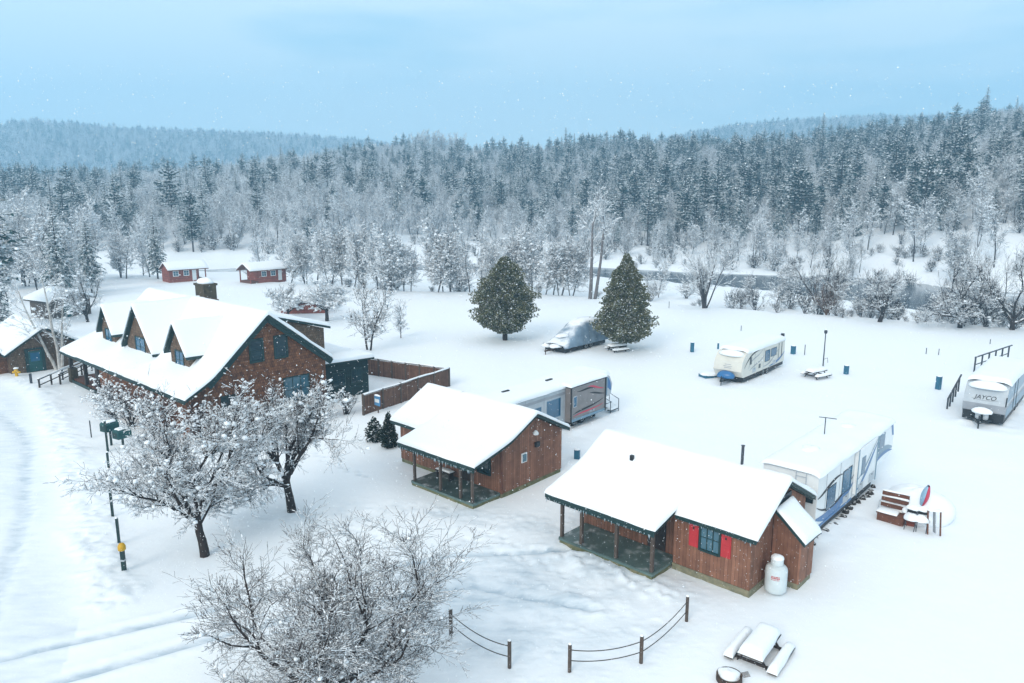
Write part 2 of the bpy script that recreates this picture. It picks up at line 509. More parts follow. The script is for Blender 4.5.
def window(parent, plane, c, w, h, mats=('green_trim', 'glass'), fw=0.09, bars=1, out=0.04, sign=-1):
    """window on a wall: plane 'x' (wall at x=c[0]) or 'y'; c = centre; sign = outward direction"""
    f = MB(); g = MB()
    cx, cy, cz = c

    def b(mb, u0, u1, z0, z1, d0, d1, mi=0):
        lo, hi = sorted((sign * d0, sign * d1))
        if plane == 'y':
            mb.box(cx + u0, cx + u1, cy + lo, cy + hi, cz + z0, cz + z1, mi)
        else:
            mb.box(cx + lo, cx + hi, cy + u0, cy + u1, cz + z0, cz + z1, mi)
    b(f, -w / 2 - fw, -w / 2, -h / 2 - fw, h / 2 + fw, 0, out)
    b(f, w / 2, w / 2 + fw, -h / 2 - fw, h / 2 + fw, 0, out)
    b(f, -w / 2, w / 2, h / 2, h / 2 + fw, 0, out)
    b(f, -w / 2, w / 2, -h / 2 - fw, -h / 2, 0, out + 0.03)
    for k in range(bars):
        u = -w / 2 + w * (k + 1) / (bars + 1)
        b(f, u - 0.02, u + 0.02, -h / 2, h / 2, 0.0, out - 0.008)
    b(f, -w / 2, w / 2, -0.015, 0.015, 0.0, out - 0.012)
    wo = f.build('window', [mats[0]], parent)
    b(g, -w / 2, w / 2, -h / 2, h / 2, 0, 0.012)
    g.build('pane', [mats[1]], wo)
    return wo


ICE = []


def icicles(parent, p, q, n, seed, ln=(0.08, 0.45)):
    """hanging icicles along an eave from p to q, each a part of the roof"""
    r_ = random.Random(seed)
    if not ICE:
        for k in range(3):
            mb = MB(); rr = random.Random(k)
            mb.lathe([(0.004, -1.0), (0.009, -0.7), (0.016, -0.35), (0.022 + 0.004 * k, 0.0)], 6)
            o = mb.build('icicle', ['ice'], parent, smooth=True)
            ICE.append(o.data)
            o.location = Vector(p).lerp(Vector(q), 0.5 + 0.01 * k); o.scale = (1, 1, 0.2)
    for i in range(n):
        o = link('icicle', ICE[i % 3], parent)
        t = (i + r_.random()) / n
        o.location = Vector(p).lerp(Vector(q), t)
        L_ = r_.uniform(*ln) * (0.5 + 0.5 * math.sin(t * 9 + seed) ** 2)
        o.scale = (r_.uniform(0.8, 1.5), r_.uniform(0.8, 1.5), max(0.05, L_))


def text_part(body, size, parent, mats, loc, rot, name='lettering', shear=0.0):
    cu = bpy.data.curves.new('letters', 'FONT')
    cu.body = body; cu.size = size; cu.extrude = 0.004; cu.shear = shear
    cu.align_x = 'CENTER'; cu.align_y = 'CENTER'
    t = bpy.data.objects.new('letters', cu); col.objects.link(t)
    dg = bpy.context.evaluated_depsgraph_get()
    me = bpy.data.meshes.new_from_object(t.evaluated_get(dg))
    bpy.data.objects.remove(t)
    me.materials.clear(); me.materials.append(MATS[mats])
    o = link(name, me, parent)
    o.location = loc; o.rotation_euler = rot
    return o

# ------------------------------------------------------------------ terrain
_rv = [(-400, 178), (-95.5, 172), (-72, 171.5), (-49, 171.5), (-14.6, 173), (11, 170.5), (27.4, 158.3), (44.9, 145), (65, 127.5), (72.4, 117.5), (79.6, 108), (120, 80), (200, 20)]
RX = [p[0] for p in _rv]; RY = [p[1] for p in _rv]
_ne = [(-400, 150), (-110, 150), (-70, 140), (-40, 128), (-17.7, 116), (-2, 114.5), (13, 109), (25.7, 100), (37, 93.8), (47, 88.5), (56, 83.7), (90, 62), (200, 0)]
NX = [p[0] for p in _ne]; NY = [p[1] for p in _ne]


def river_s(x, y):
    """signed distance from the river's middle, + on the far side"""
    yc = np.interp(x, RX, RY)
    dy = (np.interp(x + 1, RX, RY) - np.interp(x - 1, RX, RY)) / 2
    return (y - yc) / np.sqrt(1 + dy * dy)


def river_w(x):
    return np.interp(x, [-100, 20, 45, 65, 90], [7.0, 7.0, 10.0, 19.0, 20.0])


SK_PX = [-900, -200, 0, 100, 200, 280, 340, 400, 500, 520, 580, 650, 700, 800, 870, 900, 1024, 1200, 1900]
SK_Y = [172, 170, 172, 169, 160, 149, 141, 136, 137, 138, 132, 133, 134, 132, 126, 124, 114, 107, 107]
FK_PX = [-900, -200, 0, 50, 130, 300, 380, 450, 500, 600, 680, 720, 780, 850, 920, 1024, 1900]
FK_Y = [140, 138, 143, 134, 138, 140, 145, 158, 165, 158, 138, 132, 128, 127, 129, 126, 126]
FB_U = [-1.4, -0.56, -0.42, -0.286, -0.15, -0.016, 0.12, 0.228, 0.457, 0.66, 1.0, 1.4]
FB_Y = [172, 172, 173, 178, 216, 238, 222, 203, 196, 160, 140, 135]
RIDGE, FAR0, FAR1 = 560.0, 950.0, 1500.0


def slope_of(y):
    return np.tan(np.arctan((341.5 - np.asarray(y, float)) / FPX) - R(PITCH))


def zg(x, y):
    x = np.asarray(x, float); y = np.asarray(y, float)
    z = fbm(x * 0.05, y * 0.05, 3, 2) * 0.22 * sstep(60, 100, y)
    # bank, low terrace, river bed, far bank
    ne = np.interp(x, NX, NY)
    z = z - 1.15 * sstep(0, 9, y - ne)
    s = river_s(x, y); w = river_w(x)
    z = np.where(y > ne, z - 1.5 * (sstep(-w - 5, -w + 2, s) * (1 - sstep(w - 2, w + 4, s))), z)
    z = z + (2.0 + 1.2 * sstep(0.2, 0.6, x / np.maximum(y, 1))) * sstep(w, w + 26, s) * (y > ne)
    z = z + fbm(x * 0.16, y * 0.16, 8, 3) * 0.9 * sstep(0, 12, y - ne) * (1 - sstep(200, 260, y))
    # the wooded hill across the river, then the far ridge
    rr = np.hypot(x, y); u = x / np.maximum(y, 1.0); px = 512 + FPX * u
    fb = np.interp(u, FB_U, FB_Y)
    zr = 15 + RIDGE * slope_of(np.interp(px, SK_PX, SK_Y)) - 15.0
    t = np.clip((rr - fb * 1.02) / (RIDGE - fb), 0, 1)
    hill = (zr - 2) * np.where(t < 1, t ** 0.82, 1.0) * (1 - 0.6 * sstep(RIDGE + 40, FAR0, rr))
    zf = 15 + FAR1 * slope_of(np.interp(px, FK_PX, FK_Y)) - 14.0
    far = zf * sstep(FAR0, FAR1, rr)
    hill = hill * (1 - sstep(FAR0, FAR1, rr)) + far
    hill = hill + fbm(x * 0.012, y * 0.012, 21, 3) * 14 * sstep(300, 420, rr) * (1 - 0.6 * sstep(500, 560, rr))
    hill = np.where((y > 100), hill, 0)
    return z + hill


def poly_dist(x, y, pts):
    d = np.full(np.shape(x), 1e9)
    for (ax, ay), (bx, by) in zip(pts[:-1], pts[1:]):
        vx, vy = bx - ax, by - ay
        t = np.clip(((x - ax) * vx + (y - ay) * vy) / (vx * vx + vy * vy), 0, 1)
        d = np.minimum(d, np.hypot(x - ax - t * vx, y - ay - t * vy))
    return d


ROAD_EDGE = [(-48, 66), (-36.5, 55.5), (-27.8, 44), (-21.3, 34.8), (-17.2, 28.6), (-15.2, 25.6)]
RUTS = [[(-30, 15.5), (-17, 21.9), (-11.4, 24.7), (-7.0, 27.2), (-2.5, 29.2), (3, 29.5)],
        [(-30, 13.3), (-14.8, 20.5), (-10.7, 22.9), (-6.3, 25.3), (-1.5, 26.6), (3, 25.0)],
        [(-45, 54), (-33, 44), (-26, 33), (-22.5, 25), (-22, 18)],
        [(-42, 56), (-30.5, 44.5), (-23.5, 33.5), (-19.7, 26), (-18.0, 22.5)],
        [(-50, 52), (-37, 42), (-30, 31), (-27, 20)]]


def near_ground(x, y):
    """ruts, berms and trampled snow of the yard: height offset and 'packed' mask"""
    dz = np.zeros(np.shape(x)); pk = np.zeros(np.shape(x))
    n1 = fbm(x * 0.9, y * 0.9, 31, 4); n2 = fbm(x * 3.2, y * 3.2, 37, 3); nbig = fbm(x * 0.13, y * 0.13, 41, 3)
    dz += fbm(x * 0.22, y * 0.22, 5, 3) * 0.16
    for i, rt in enumerate(RUTS):
        d = poly_dist(x + n1 * 0.25, y + n1 * 0.25, rt)
        wdt = 0.2 if i < 2 else 0.5
        k = np.exp(-(d / wdt) ** 2)
        amp = 0.13 if i < 2 else 0.06
        dz += -amp * k + amp * 0.5 * np.exp(-((d - 0.5) / 0.22) ** 2) * (0.5 + n2)
        pk = np.maximum(pk, k * ((1.15 + n2 * 1.0) if i < 2 else (0.62 + n2 * 0.9)))
    # crossing between the two ruts and along the ploughed road
    dr = poly_dist(x, y, ROAD_EDGE)
    berm = np.exp(-((dr - 0.2 + n1 * 0.6) / 0.75) ** 2)
    dz += berm * (0.12 + 0.40 * np.abs(n1) + 0.22 * n2)
    pk = np.maximum(pk, berm * np.clip(n2 * 1.6 + 0.05, 0, 0.6))
    # trampled yard in front of the cabins
    yard = np.exp(-(((x - 0.6) / 6.0) ** 2 + ((y - 25.6) / 4.4) ** 2) ** 1.5)
    dz += yard * (n1 * 0.11 + n2 * 0.09 - 0.05) + np.exp(-(((x - 0.5) / 9.0) ** 2 + ((y - 27.0) / 7.0) ** 2) ** 1.5) * (np.abs(n2) * 0.10 + n1 * 0.07)
    pk = np.maximum(pk, yard * np.clip(0.62 + nbig * 0.5 + n1 * 1.3, 0, 0.95))
    n3 = fbm(x * 7.5, y * 7.5, 57, 2)
    tr_ = np.clip(yard * 1.2 + 0.6 * np.exp(-(((x + 1) / 9.0) ** 2 + ((y - 29.0) / 6.0) ** 2) ** 1.5), 0, 1)
    dz += tr_ * (np.abs(n3) * 0.16 - 0.02) * np.clip(0.6 + n1 * 2.5, 0, 1.3)
    path = np.exp(-(poly_dist(x, y, [(-11, 33), (-6.5, 33.5), (-2, 33.0), (2.5, 31.6), (5, 34)]) / 1.2) ** 2)
    dz += path * (n2 * 0.16 - 0.03)
    pk = np.maximum(pk, path * np.clip(0.3 + n1 * 1.3, 0, 0.7))
    # blown mound in front of the second cabin's deck and feet of the first
    fr = poly_dist(x, y, [(2.0, 29.2), (5.8, 26.0)])
    dz += np.exp(-(fr / 0.7) ** 2) * (0.10 + n2 * 0.3)
    # drifts banked against the campers
    for (ox, oy, rz, ln) in ((13.33, 30.35, 47.5, 7.5), (3.6, 45.1, 48.5, 4.2), (18.3, 57.3, 49, 8.7), (32.2, 46.48, 48.5, 8.8)):
        c_, s_ = math.cos(R(rz)), math.sin(R(rz))
        d = poly_dist(x, y, [(ox - s_ * 2.2, oy + c_ * 2.2), (ox, oy), (ox + c_ * ln, oy + s_ * ln)])
        dz += np.exp(-(d / 0.55) ** 2) * (0.13 + n1 * 0.3) + np.exp(-((d - 1.3) / 0.7) ** 2) * (0.04 + n1 * 0.12)
    # ploughed road surface: faint streaky packing left of the berm
    inside = sstep(0.6, 2.5, dr) * (x < np.interp(y, [20, 28.6, 44, 66], [-14, -17.2, -27.8, -48])) * (y > 20)
    pk = np.maximum(pk, inside * np.clip(0.26 + nbig * 0.5 + n1 * 0.35, 0, 0.4))
    # footprints to and fro between the cabins and the lodge
    for i, (a, b) in enumerate((((-1.5, 27), (-9, 33)), ((0.5, 29.0), (-1.0, 31.5)), ((-2, 30.5), (3, 27)), ((-8, 38), (-12, 42)))):
        L_ = math.hypot(b[0] - a[0], b[1] - a[1]); n_ = int(L_ / 0.42)
        for k in range(n_):
            s_ = k / n_; o_ = 0.13 * (1 if k % 2 else -1) + 0.12 * math.sin(k * 1.3 + i)
            fx = a[0] + (b[0] - a[0]) * s_ - (b[1] - a[1]) / L_ * o_; fy = a[1] + (b[1] - a[1]) * s_ + (b[0] - a[0]) / L_ * o_
            q = (np.abs(x - fx) < 0.6) & (np.abs(y - fy) < 0.6)
            if q.any():
                e_ = np.exp(-(((x[q] - fx) ** 2 + (y[q] - fy) ** 2) / 0.02))
                dz[q] -= 0.10 * e_; pk[q] = np.maximum(pk[q], 0.5 * e_)
    fade = 1 - sstep(55, 75, y)
    return dz * fade, np.clip(pk, 0, 1) * fade


def build_ground():
    ys = [-260, -120, -50, -15, 2]
    y = 8.0
    while y < 110:
        ys.append(y); y += max(0.07, y * (0.0036 if y < 48 else 0.0055))
    while y < 2300:
        ys.append(y); y *= 1.02
    ys = np.array(ys); n = 640
    us = np.linspace(-1, 1, n); us = us * (0.62 + 0.38 * us ** 2)
    span = np.maximum(ys * 1.25 + 12, 0); span[:5] = [300, 150, 80, 50, 26]
    X = us[None, :] * span[:, None]; Y = np.repeat(ys[:, None], n, 1)
    Z = zg(X, Y)
    near = Y < 80
    dz, pk = near_ground(X[near], Y[near])
    Z[near] += dz
    P = np.zeros(X.shape); P[near] = pk
    V = np.stack([X.ravel(), Y.ravel(), Z.ravel()], 1)
    idx = np.arange(len(ys) * n).reshape(len(ys), n)
    F = np.stack([idx[:-1, :-1].ravel(), idx[:-1, 1:].ravel(), idx[1:, 1:].ravel(), idx[1:, :-1].ravel()], 1)
    me = mesh_np('ground', V, F, M('ground_snow'), smooth=True)
    a = me.attributes.new('packed', 'FLOAT', 'POINT'); a.data.foreach_set('value', P.ravel().astype(np.float32))
    tag(link('ground', me), kind='structure')


build_ground()


def gz(x, y):
    z = float(zg(x, y))
    if y < 80:
        z += float(near_ground(np.array([x]), np.array([y]))[0][0])
    return z


# river surface
xs = np.linspace(-300, 130, 130)
yc = np.interp(xs, RX, RY); w = river_w(xs) + 6
V = np.concatenate([np.stack([xs, yc - w * 1.3, np.full_like(xs, -1.75)], 1), np.stack([xs, yc + w * 1.3, np.full_like(xs, -1.75)], 1)])
k = len(xs)
F = np.array([(i, i + 1, k + i + 1, k + i) for i in range(k - 1)])
tag(link('water', mesh_np('water', V, F, M('river_water'))), kind='structure')

# ------------------------------------------------------------------ sky, sun, air
w_ = bpy.data.worlds.new('World'); sc.world = w_; w_.use_nodes = True
nt = w_.node_tree; L = nt.links.new
bg = nt.nodes['Background']
SUN_EL, SUN_AZ = 32.0, -150.0     # azimuth measured from +Y (camera forward) towards +X
sky = nd(nt, 'ShaderNodeTexSky', sky_type='NISHITA')
sky.sun_disc = False
sky.sun_elevation = R(SUN_EL); sky.sun_rotation = R(SUN_AZ)
sky.air_density = 1.0; sky.dust_density = 0.6; sky.ozone_density = 2.0
tc = nd(nt, 'ShaderNodeTexCoord')
sx = nd(nt, 'ShaderNodeSeparateXYZ'); L(tc.outputs['Generated'], sx.inputs[0])
mp = nd(nt, 'ShaderNodeMapping'); mp.inputs['Scale'].default_value = (1.0, 1.0, 5.0); mp.inputs['Rotation'].default_value = (0, R(9), R(20))
L(tc.outputs['Generated'], mp.inputs[0])
nz = nd(nt, 'ShaderNodeTexNoise'); nz.inputs['Scale'].default_value = 2.0; nz.inputs['Detail'].default_value = 6; nz.inputs['Roughness'].default_value = 0.5
L(mp.outputs[0], nz.inputs['Vector'])
zr_ = nd(nt, 'ShaderNodeValToRGB')            # how thick the snow cloud is at each height above the horizon
e = zr_.color_ramp.elements
e[0].position = 0.0; e[0].color = (0.95,) * 3 + (1,)
e[1].position = 1.0; e[1].color = (0.95,) * 3 + (1,)
for p_, v_ in ((0.10, 0.62), (0.27, 0.42), (0.60, 0.90)):
    k_ = zr_.color_ramp.elements.new(p_); k_.color = (v_, v_, v_, 1)
L(sx.outputs[2], zr_.inputs[0])
m1 = nd(nt, 'ShaderNodeMath', operation='MULTIPLY_ADD'); m1.inputs[1].default_value = -0.7
L(sx.outputs[0], m1.inputs[0]); L(zr_.outputs[0], m1.inputs[2])
m2 = nd(nt, 'ShaderNodeMath', operation='MULTIPLY_ADD'); m2.inputs[1].default_value = 4.2
L(nz.outputs['Fac'], m2.inputs[0]); L(m1.outputs[0], m2.inputs[2])
m3 = nd(nt, 'ShaderNodeMath', operation='SUBTRACT'); m3.use_clamp = True; m3.inputs[1].default_value = 1.62
L(m2.outputs[0], m3.inputs[0])
cl_ = nd(nt, 'ShaderNodeMix', data_type='RGBA')
L(m3.outputs[0], cl_.inputs[0])
cl_.inputs[6].default_value = (1.9, 4.9, 6.8, 1); cl_.inputs[7].default_value = (7.4, 8.5, 8.8, 1)
mx = nd(nt, 'ShaderNodeMix', data_type='RGBA'); mx.inputs[0].default_value = 0.85
ov_ = nd(nt, 'ShaderNodeMapRange'); ov_.interpolation_type = 'SMOOTHSTEP'; ov_.inputs[1].default_value = 0.3; ov_.inputs[2].default_value = 0.75
L(sx.outputs[2], ov_.inputs[0])
oc_ = nd(nt, 'ShaderNodeMix', data_type='RGBA'); L(ov_.outputs[0], oc_.inputs[0]); L(cl_.outputs[2], oc_.inputs[6]); oc_.inputs[7].default_value = (8.3, 8.0, 7.6, 1)   # pale cloud added overhead, out of view, to brighten and neutralise the ambient light
L(sky.outputs[0], mx.inputs[6]); L(oc_.outputs[2], mx.inputs[7])
L(mx.outputs[2], bg.inputs['Color'])
bg.inputs['Strength'].default_value = 0.10
sl = bpy.data.lights.new('sun', 'SUN'); sl.energy = 1.5; sl.angle = R(25); sl.color = (1.0, 0.90, 0.78)
so = bpy.data.objects.new('sun', sl); col.objects.link(so)
az, el = R(SUN_AZ), R(SUN_EL)
so.rotation_euler = Vector((math.sin(az) * math.cos(el), math.cos(az) * math.cos(el), math.sin(el))).to_track_quat('Z', 'Y').to_euler()
so.location = (-40, 40, 60)

hz = MB().box(-2900, 2900, -270, 2310, -8, 330).build('haze', [])
hm = bpy.data.materials.new('haze'); hm.use_nodes = True
hn = hm.node_tree
for n in list(hn.nodes):
    if n.type == 'BSDF_PRINCIPLED': hn.nodes.remove(n)
pv = nd(hn, 'ShaderNodeVolumePrincipled')
pv.inputs['Color'].default_value = (0.43, 0.75, 1.0, 1); pv.inputs['Density'].default_value = 0.00085
pv.inputs['Anisotropy'].default_value = 0.2
hn.links.new(pv.outputs[0], hn.nodes['Material Output'].inputs['Volume'])
hz.data.materials.append(hm)
tag(hz, 'pale blue snowy air over the valley', kind='stuff')

sc.view_settings.view_transform = 'Standard'
sc.view_settings.look = 'None'
sc.view_settings.exposure = 0.66
sc.view_settings.gamma = 1.0
sc.cycles.use_denoising = True
sc.cycles.max_bounces = 6
sc.cycles.volume_bounces = 1
sc.cycles.use_adaptive_sampling = True

# ================================================================== lodge
def wall_body(name, mats, parent, poly, axis, c0, c1, label=None):
    return MB().prism(poly, axis, c0, c1).build(name, mats, parent, label=label)


lod = thing('lodge', 'large brown shingled lodge with three steep gabled dormers and a square chimney', 'lodge', (-31.24, 54.41, 0), -42)
body = [(0, -0.3), (0, 2.75), (1.4, 3.42), (5.5, 7.08), (10.0, 3.5), (10.0, -0.3)]
wall_body('wall', ['cedar_shingle'], lod, body, 'x', 0.0, 15.0)
wall_body('wall', ['grey_shingle'], lod, [(1.5, -0.3), (1.5, 3.4), (5.5, 7.05), (10.0, 3.5), (10.0, -0.3)], 'x', -3.0, -0.01)
prof = [(-0.45, 2.62), (1.4, 3.62), (5.5, 7.3), (10.35, 3.55)]
rf = MB(); roof_deck(rf, prof, -3.3, 15.4, 0.22)
pl = [(-0.42, 2.55), (2.9, 3.82), (6.6, 2.62)]
roof_deck(rf, pl, -7.0, -3.32, 0.2)
rf.prism([(-0.46, 2.36), (-0.46, 2.6), (-0.40, 2.62), (-0.40, 2.36)], 'x', -3.3, 15.42)
rf = rf.build('roof', ['green_trim'], lod)
sn = MB()
snow_roof(sn, prof, -3.35, 15.5, 0.27, 3, rough=0.05)
snow_roof(sn, pl, -7.08, -3.2, 0.27, 4, round_ends=(1, 0), rough=0.04)
sn.build('roof_snow', ['snow'], rf, smooth=True)
ch = MB(); ch.box(3.5, 4.9, 6.3, 7.3, 5.6, 8.2); ch.box(3.42, 4.98, 6.22, 7.38, 8.2, 8.36)
ch = ch.build('chimney', ['brick'], rf)
cs = MB(); cs.blob((4.2, 6.8, 8.36), 0.8, 0.58, 0.42, seed=4, flat=0.0); cs.build('chimney_snow', ['snow'], ch, smooth=True)
ft = MB(); ft.box(5.0, 7.6, 6.02, 6.1, 6.9, 7.5); ft.build('roof_flashing', ['rust'], rf)


def dormer(cx, half, zb, ze, za, y0=1.4, ov=0.32, wmat='grey_shingle', ww=1.1, wh=1.15):
    d = MB()
    s = (za - ze) / (half + 0.0)
    yb = 1.4 + (za - 3.62) / 0.9
    body = [(cx - half, zb), (cx - half, ze - 0.08), (cx, za - 0.12), (cx + half, ze - 0.08), (cx + half, zb)]
    d.prism(body, 'y', y0, yb)
    d = d.build('dormer', [wmat], lod)
    pr = [(cx - half - 0.38, ze - 0.38 * s), (cx, za), (cx + half + 0.38, ze - 0.38 * s)]
    r = MB(); roof_deck(r, pr, y0 - ov, yb + 0.25, 0.18, axis='y'); r.build('dormer_roof', ['green_trim'], d)
    q = MB(); snow_roof(q, pr, y0 - ov - 0.06, yb + 0.5, 0.2, int(cx * 7) % 50 + 3, axis='y', round_ends=(1, 0), rough=0.04)
    q.build('dormer_snow', ['snow'], d, smooth=True)
    window(d, 'y', (cx, y0, zb + 0.35 + wh / 2), ww, wh, ('green_trim', 'blue_glass'), sign=-1, bars=1)


dormer(-1.2, 1.25, 3.3, 5.1, 6.75)
dormer(4.75, 2.35, 3.3, 4.55, 7.3, ww=1.5, wh=1.25)
dormer(11.05, 1.3, 3.3, 5.15, 6.8)
# gable end facing the yard
for y in (4.75, 6.55):
    window(lod, 'x', (15.0, y, 4.9), 0.8, 1.35, ('green_trim', 'dark_glass'), sign=1, bars=0, fw=0.13)
window(lod, 'x', (15.0, 2.6, 1.6), 0.9, 1.2, ('green_trim', 'dark_glass'), sign=1)
window(lod, 'x', (15.0, 7.6, 1.75), 1.9, 1.7, ('green_trim', 'glass'), sign=1, bars=2)
bg_ = MB()
for (ya, za, yb, zb_) in ((1.2, 3.2, 5.5, 7.08), (5.5, 7.08, 10.35, 3.33)):
    bg_.beam((15.28, ya, za - 0.06), (15.28, yb, zb_ - 0.06), 0.1, 0.42)
bg_.build('bargeboard', ['green_trim'], lod)
# shed dormer on the far slope
sd = MB(); sd.prism([(5.9, 6.5), (5.9, 6.86), (11.2, 5.35), (11.2, 3.0), (10.2, 3.0)], 'x', 4.0, 13.2)
sd = sd.build('shed_dormer', ['grey_shingle'], lod)
spf = [(5.75, 7.1), (11.6, 5.45)]
m_ = MB(); roof_deck(m_, spf, 3.7, 13.5, 0.16); m_.build('dormer_roof', ['green_trim'], sd)
m_ = MB(); snow_roof(m_, spf, 3.6, 13.56, 0.25, 9, round_sides=(0, 1)); m_.build('dormer_snow', ['snow'], sd, smooth=True)
# annex with a lean-to roof on the far side
an = MB().prism([(10.02, -0.3), (10.02, 2.8), (14.3, 2.62), (14.3, -0.3)], 'x', 5.0, 14.25).build('annex', ['dark_green_wall'], lod)
ap = [(9.9, 2.98), (14.7, 2.78)]
m_ = MB(); roof_deck(m_, ap, 4.8, 14.55, 0.14); m_.build('annex_roof', ['green_trim'], an)
m_ = MB(); snow_roof(m_, ap, 4.75, 14.62, 0.3, 12, round_sides=(0, 1)); m_.build('annex_snow', ['snow'], an, smooth=True)
window(an, 'x', (14.25, 11.6, 1.5), 1.0, 1.0, ('green_trim', 'dark_glass'), sign=1)
window(an, 'x', (14.25, 13.2, 1.5), 0.9, 1.0, ('green_trim', 'dark_glass'), sign=1)
# porch at the left end
pf = MB().box(-6.8, -0.02, 0.1, 3.6, 0.0, 0.32).build('porch_floor', ['brown_wood'], lod)
for x in (-6.4, -3.2):
    p_ = MB().box(x - 0.12, x + 0.12, 0.0, 0.24, 0.3, 2.45).build('porch_post', ['dark_wood'], lod)
pp = MB(); pp.box(-6.65, -6.05, -0.1, 0.45, 0.0, 1.15); pp.build('post_pier', ['brick'], lod)
pp = MB(); pp.box(-0.45, 0.12, -0.12, 0.42, 0.0, 2.5); pp.build('corner_pillar', ['dark_wood'], lod)
m_ = MB(); m_.box(-6.8, 0.1, -0.06, 0.02, 0.02, 0.26); m_.build('porch_skirt', ['green_trim'], lod)

# ================================================================== garage cabin on the left
ga = thing('shingled_outbuilding', 'small grey-brown shingled outbuilding with a teal door behind the birch', 'outbuilding', (-42.35, 60.93, 0), -42)
gp = [(-0.02, -0.3), (-0.02, 1.9), (2.7, 3.65), (5.4, 2.0), (5.4, -0.3)]
wall_body('wall', ['grey_shingle'], ga, gp, 'x', -8.0, 0.0)
wall_body('wall', ['cedar_shingle'], ga, [(-2.6, -0.3), (-2.6, 1.5), (-0.03, 1.85), (-0.03, -0.3)], 'x', -8.0, -0.8)
gpr = [(-0.45, 1.82), (2.7, 3.85), (5.85, 1.9)]
r_ = MB(); roof_deck(r_, gpr, -8.3, 0.4, 0.18); roof_deck(r_, [(-3.0, 1.55), (-0.5, 1.9)], -8.3, -0.5, 0.14); r_ = r_.build('roof', ['green_trim'], ga)
m_ = MB(); snow_roof(m_, gpr, -8.35, 0.46, 0.24, 15); snow_roof(m_, [(-3.0, 1.55), (-0.4, 1.95)], -8.3, -0.45, 0.26, 16, round_sides=(1, 0)); m_.build('roof_snow', ['snow'], r_, smooth=True)
d_ = MB(); d_.box(0.0, 0.05, 1.35, 2.35, 0.05, 1.85); d_ = d_.build('door', ['green_plastic'], ga)
m_ = MB(); m_.box(0.05, 0.06, 1.5, 2.2, 0.95, 1.7); m_.build('pane', ['blue_glass'], d_)
m_ = MB()
m_.box(0.0, 0.06, 1.1, 1.35, 0.0, 1.95); m_.box(0.0, 0.06, 2.35, 2.6, 0.0, 1.95); m_.box(0.0, 0.06, 1.1, 2.6, 1.95, 2.1); m_.build('door_frame', ['green_trim'], ga)

# building under snow far left, behind the outbuilding
bb = thing('snowy_shed', 'low dark shed under thick snow far left behind the birch', 'shed', (-60.5, 92.0, 0), -30)
MB().prism([(0, -0.5), (0, 2.2), (2.5, 3.0), (5, 2.2), (5, -0.5)], 'x', 0, 4.5).build('wall', ['post_wood'], bb)
bpf = [(-0.5, 2.2), (2.5, 3.2), (5.5, 2.2)]
m_ = MB(); roof_deck(m_, bpf, -0.4, 5.0, 0.15); r_ = m_.build('roof', ['dark_wood'], bb)
m_ = MB(); snow_roof(m_, bpf, -0.5, 5.1, 0.4, 18, step=0.5); m_.build('roof_snow', ['snow'], r_, smooth=True)
m_ = MB(); m_.box(4.5, 4.56, 1.6, 2.6, 0.0, 2.0); m_.build('door', ['green_plastic'], bb)


# ================================================================== two small red cabins far off by the river
def red_cabin(loc, rz, L_, W_, label, porch):
    t = thing('red_cabin', label, 'cabin', loc, rz, 'small red cabins far off by the river')
    pr = [(0, -0.4), (0, 2.1), (W_ / 2, 3.0), (W_, 2.1), (W_, -0.4)]
    x0 = 1.5 if porch < 0 else 0; x1 = L_ - 1.5 if porch > 0 else L_
    MB().prism(pr, 'x', x0, x1).build('wall', ['red_siding'], t)
    rp = [(-0.4, 2.0), (W_ / 2, 3.2), (W_ + 0.4, 2.0)]
    m = MB(); roof_deck(m, rp, -0.3, L_ + 0.3, 0.14); r = m.build('roof', ['brown_wood'], t)
    m = MB(); snow_roof(m, rp, -0.35, L_ + 0.35, 0.3, 20 + int(L_), step=0.5); m.build('roof_snow', ['snow'], r, smooth=True)
    xe = 0.1 if porch < 0 else L_ - 0.1
    for y in (0.15, W_ - 0.15):
        MB().box(xe - 0.08, xe + 0.08, y - 0.08, y + 0.08, -0.3, 2.1).build('porch_post', ['red_siding'], t)
    MB().box(min(xe, x0 if porch < 0 else x1), max(xe, x0 if porch < 0 else x1), 0.05, W_ - 0.05, -0.4, 0.2).build('porch_deck', ['brown_wood'], t)
    for x in (x0 + 1.1, x0 + 2.9):
        window(t, 'y', (x, 0, 1.35), 0.8, 0.8, ('white_paint', 'glass'), sign=-1)
    d = MB().box(x0 + 3.9, x0 + 4.6, -0.05, 0, 0, 1.85).build('door', ['white_paint'], t)
    return t


a = at(170, 283); b = at(201, 279)
red_cabin((a.x, a.y, gz(a.x, a.y) + 0.2), math.degrees(math.atan2(b.y - a.y, b.x - a.x)) - 22, 6.4, 3.6, 'small red cabin beyond the chimney, left of its twin', 1)
a = at(251, 284); b = at(288, 279)
red_cabin((a.x, a.y, gz(a.x, a.y) + 0.2), math.degrees(math.atan2(b.y - a.y, b.x - a.x)) - 12, 7.0, 3.6, 'small red cabin with a front porch behind snowy bushes, right of its twin', -1)
a = at(300, 305)
# low red picnic hut half hidden behind the apple tree
hu = thing('red_hut', 'low red-brown hut half hidden behind snowy bushes beyond the lodge', 'hut', (at(281, 314).x, at(281, 314).y, 0), 8)
MB().prism([(0, -0.3), (0, 1.5), (1.3, 2.0), (2.6, 1.5), (2.6, -0.3)], 'x', 0, 5.6).build('wall', ['red_siding'], hu)
m_ = MB(); hp = [(-0.3, 1.45), (1.3, 2.12), (2.9, 1.45)]; roof_deck(m_, hp, -0.3, 5.9, 0.12); r_ = m_.build('roof', ['dark_wood'], hu)
m_ = MB(); snow_roof(m_, hp, -0.35, 5.95, 0.3, 33, step=0.4); m_.build('roof_snow', ['snow'], r_, smooth=True)

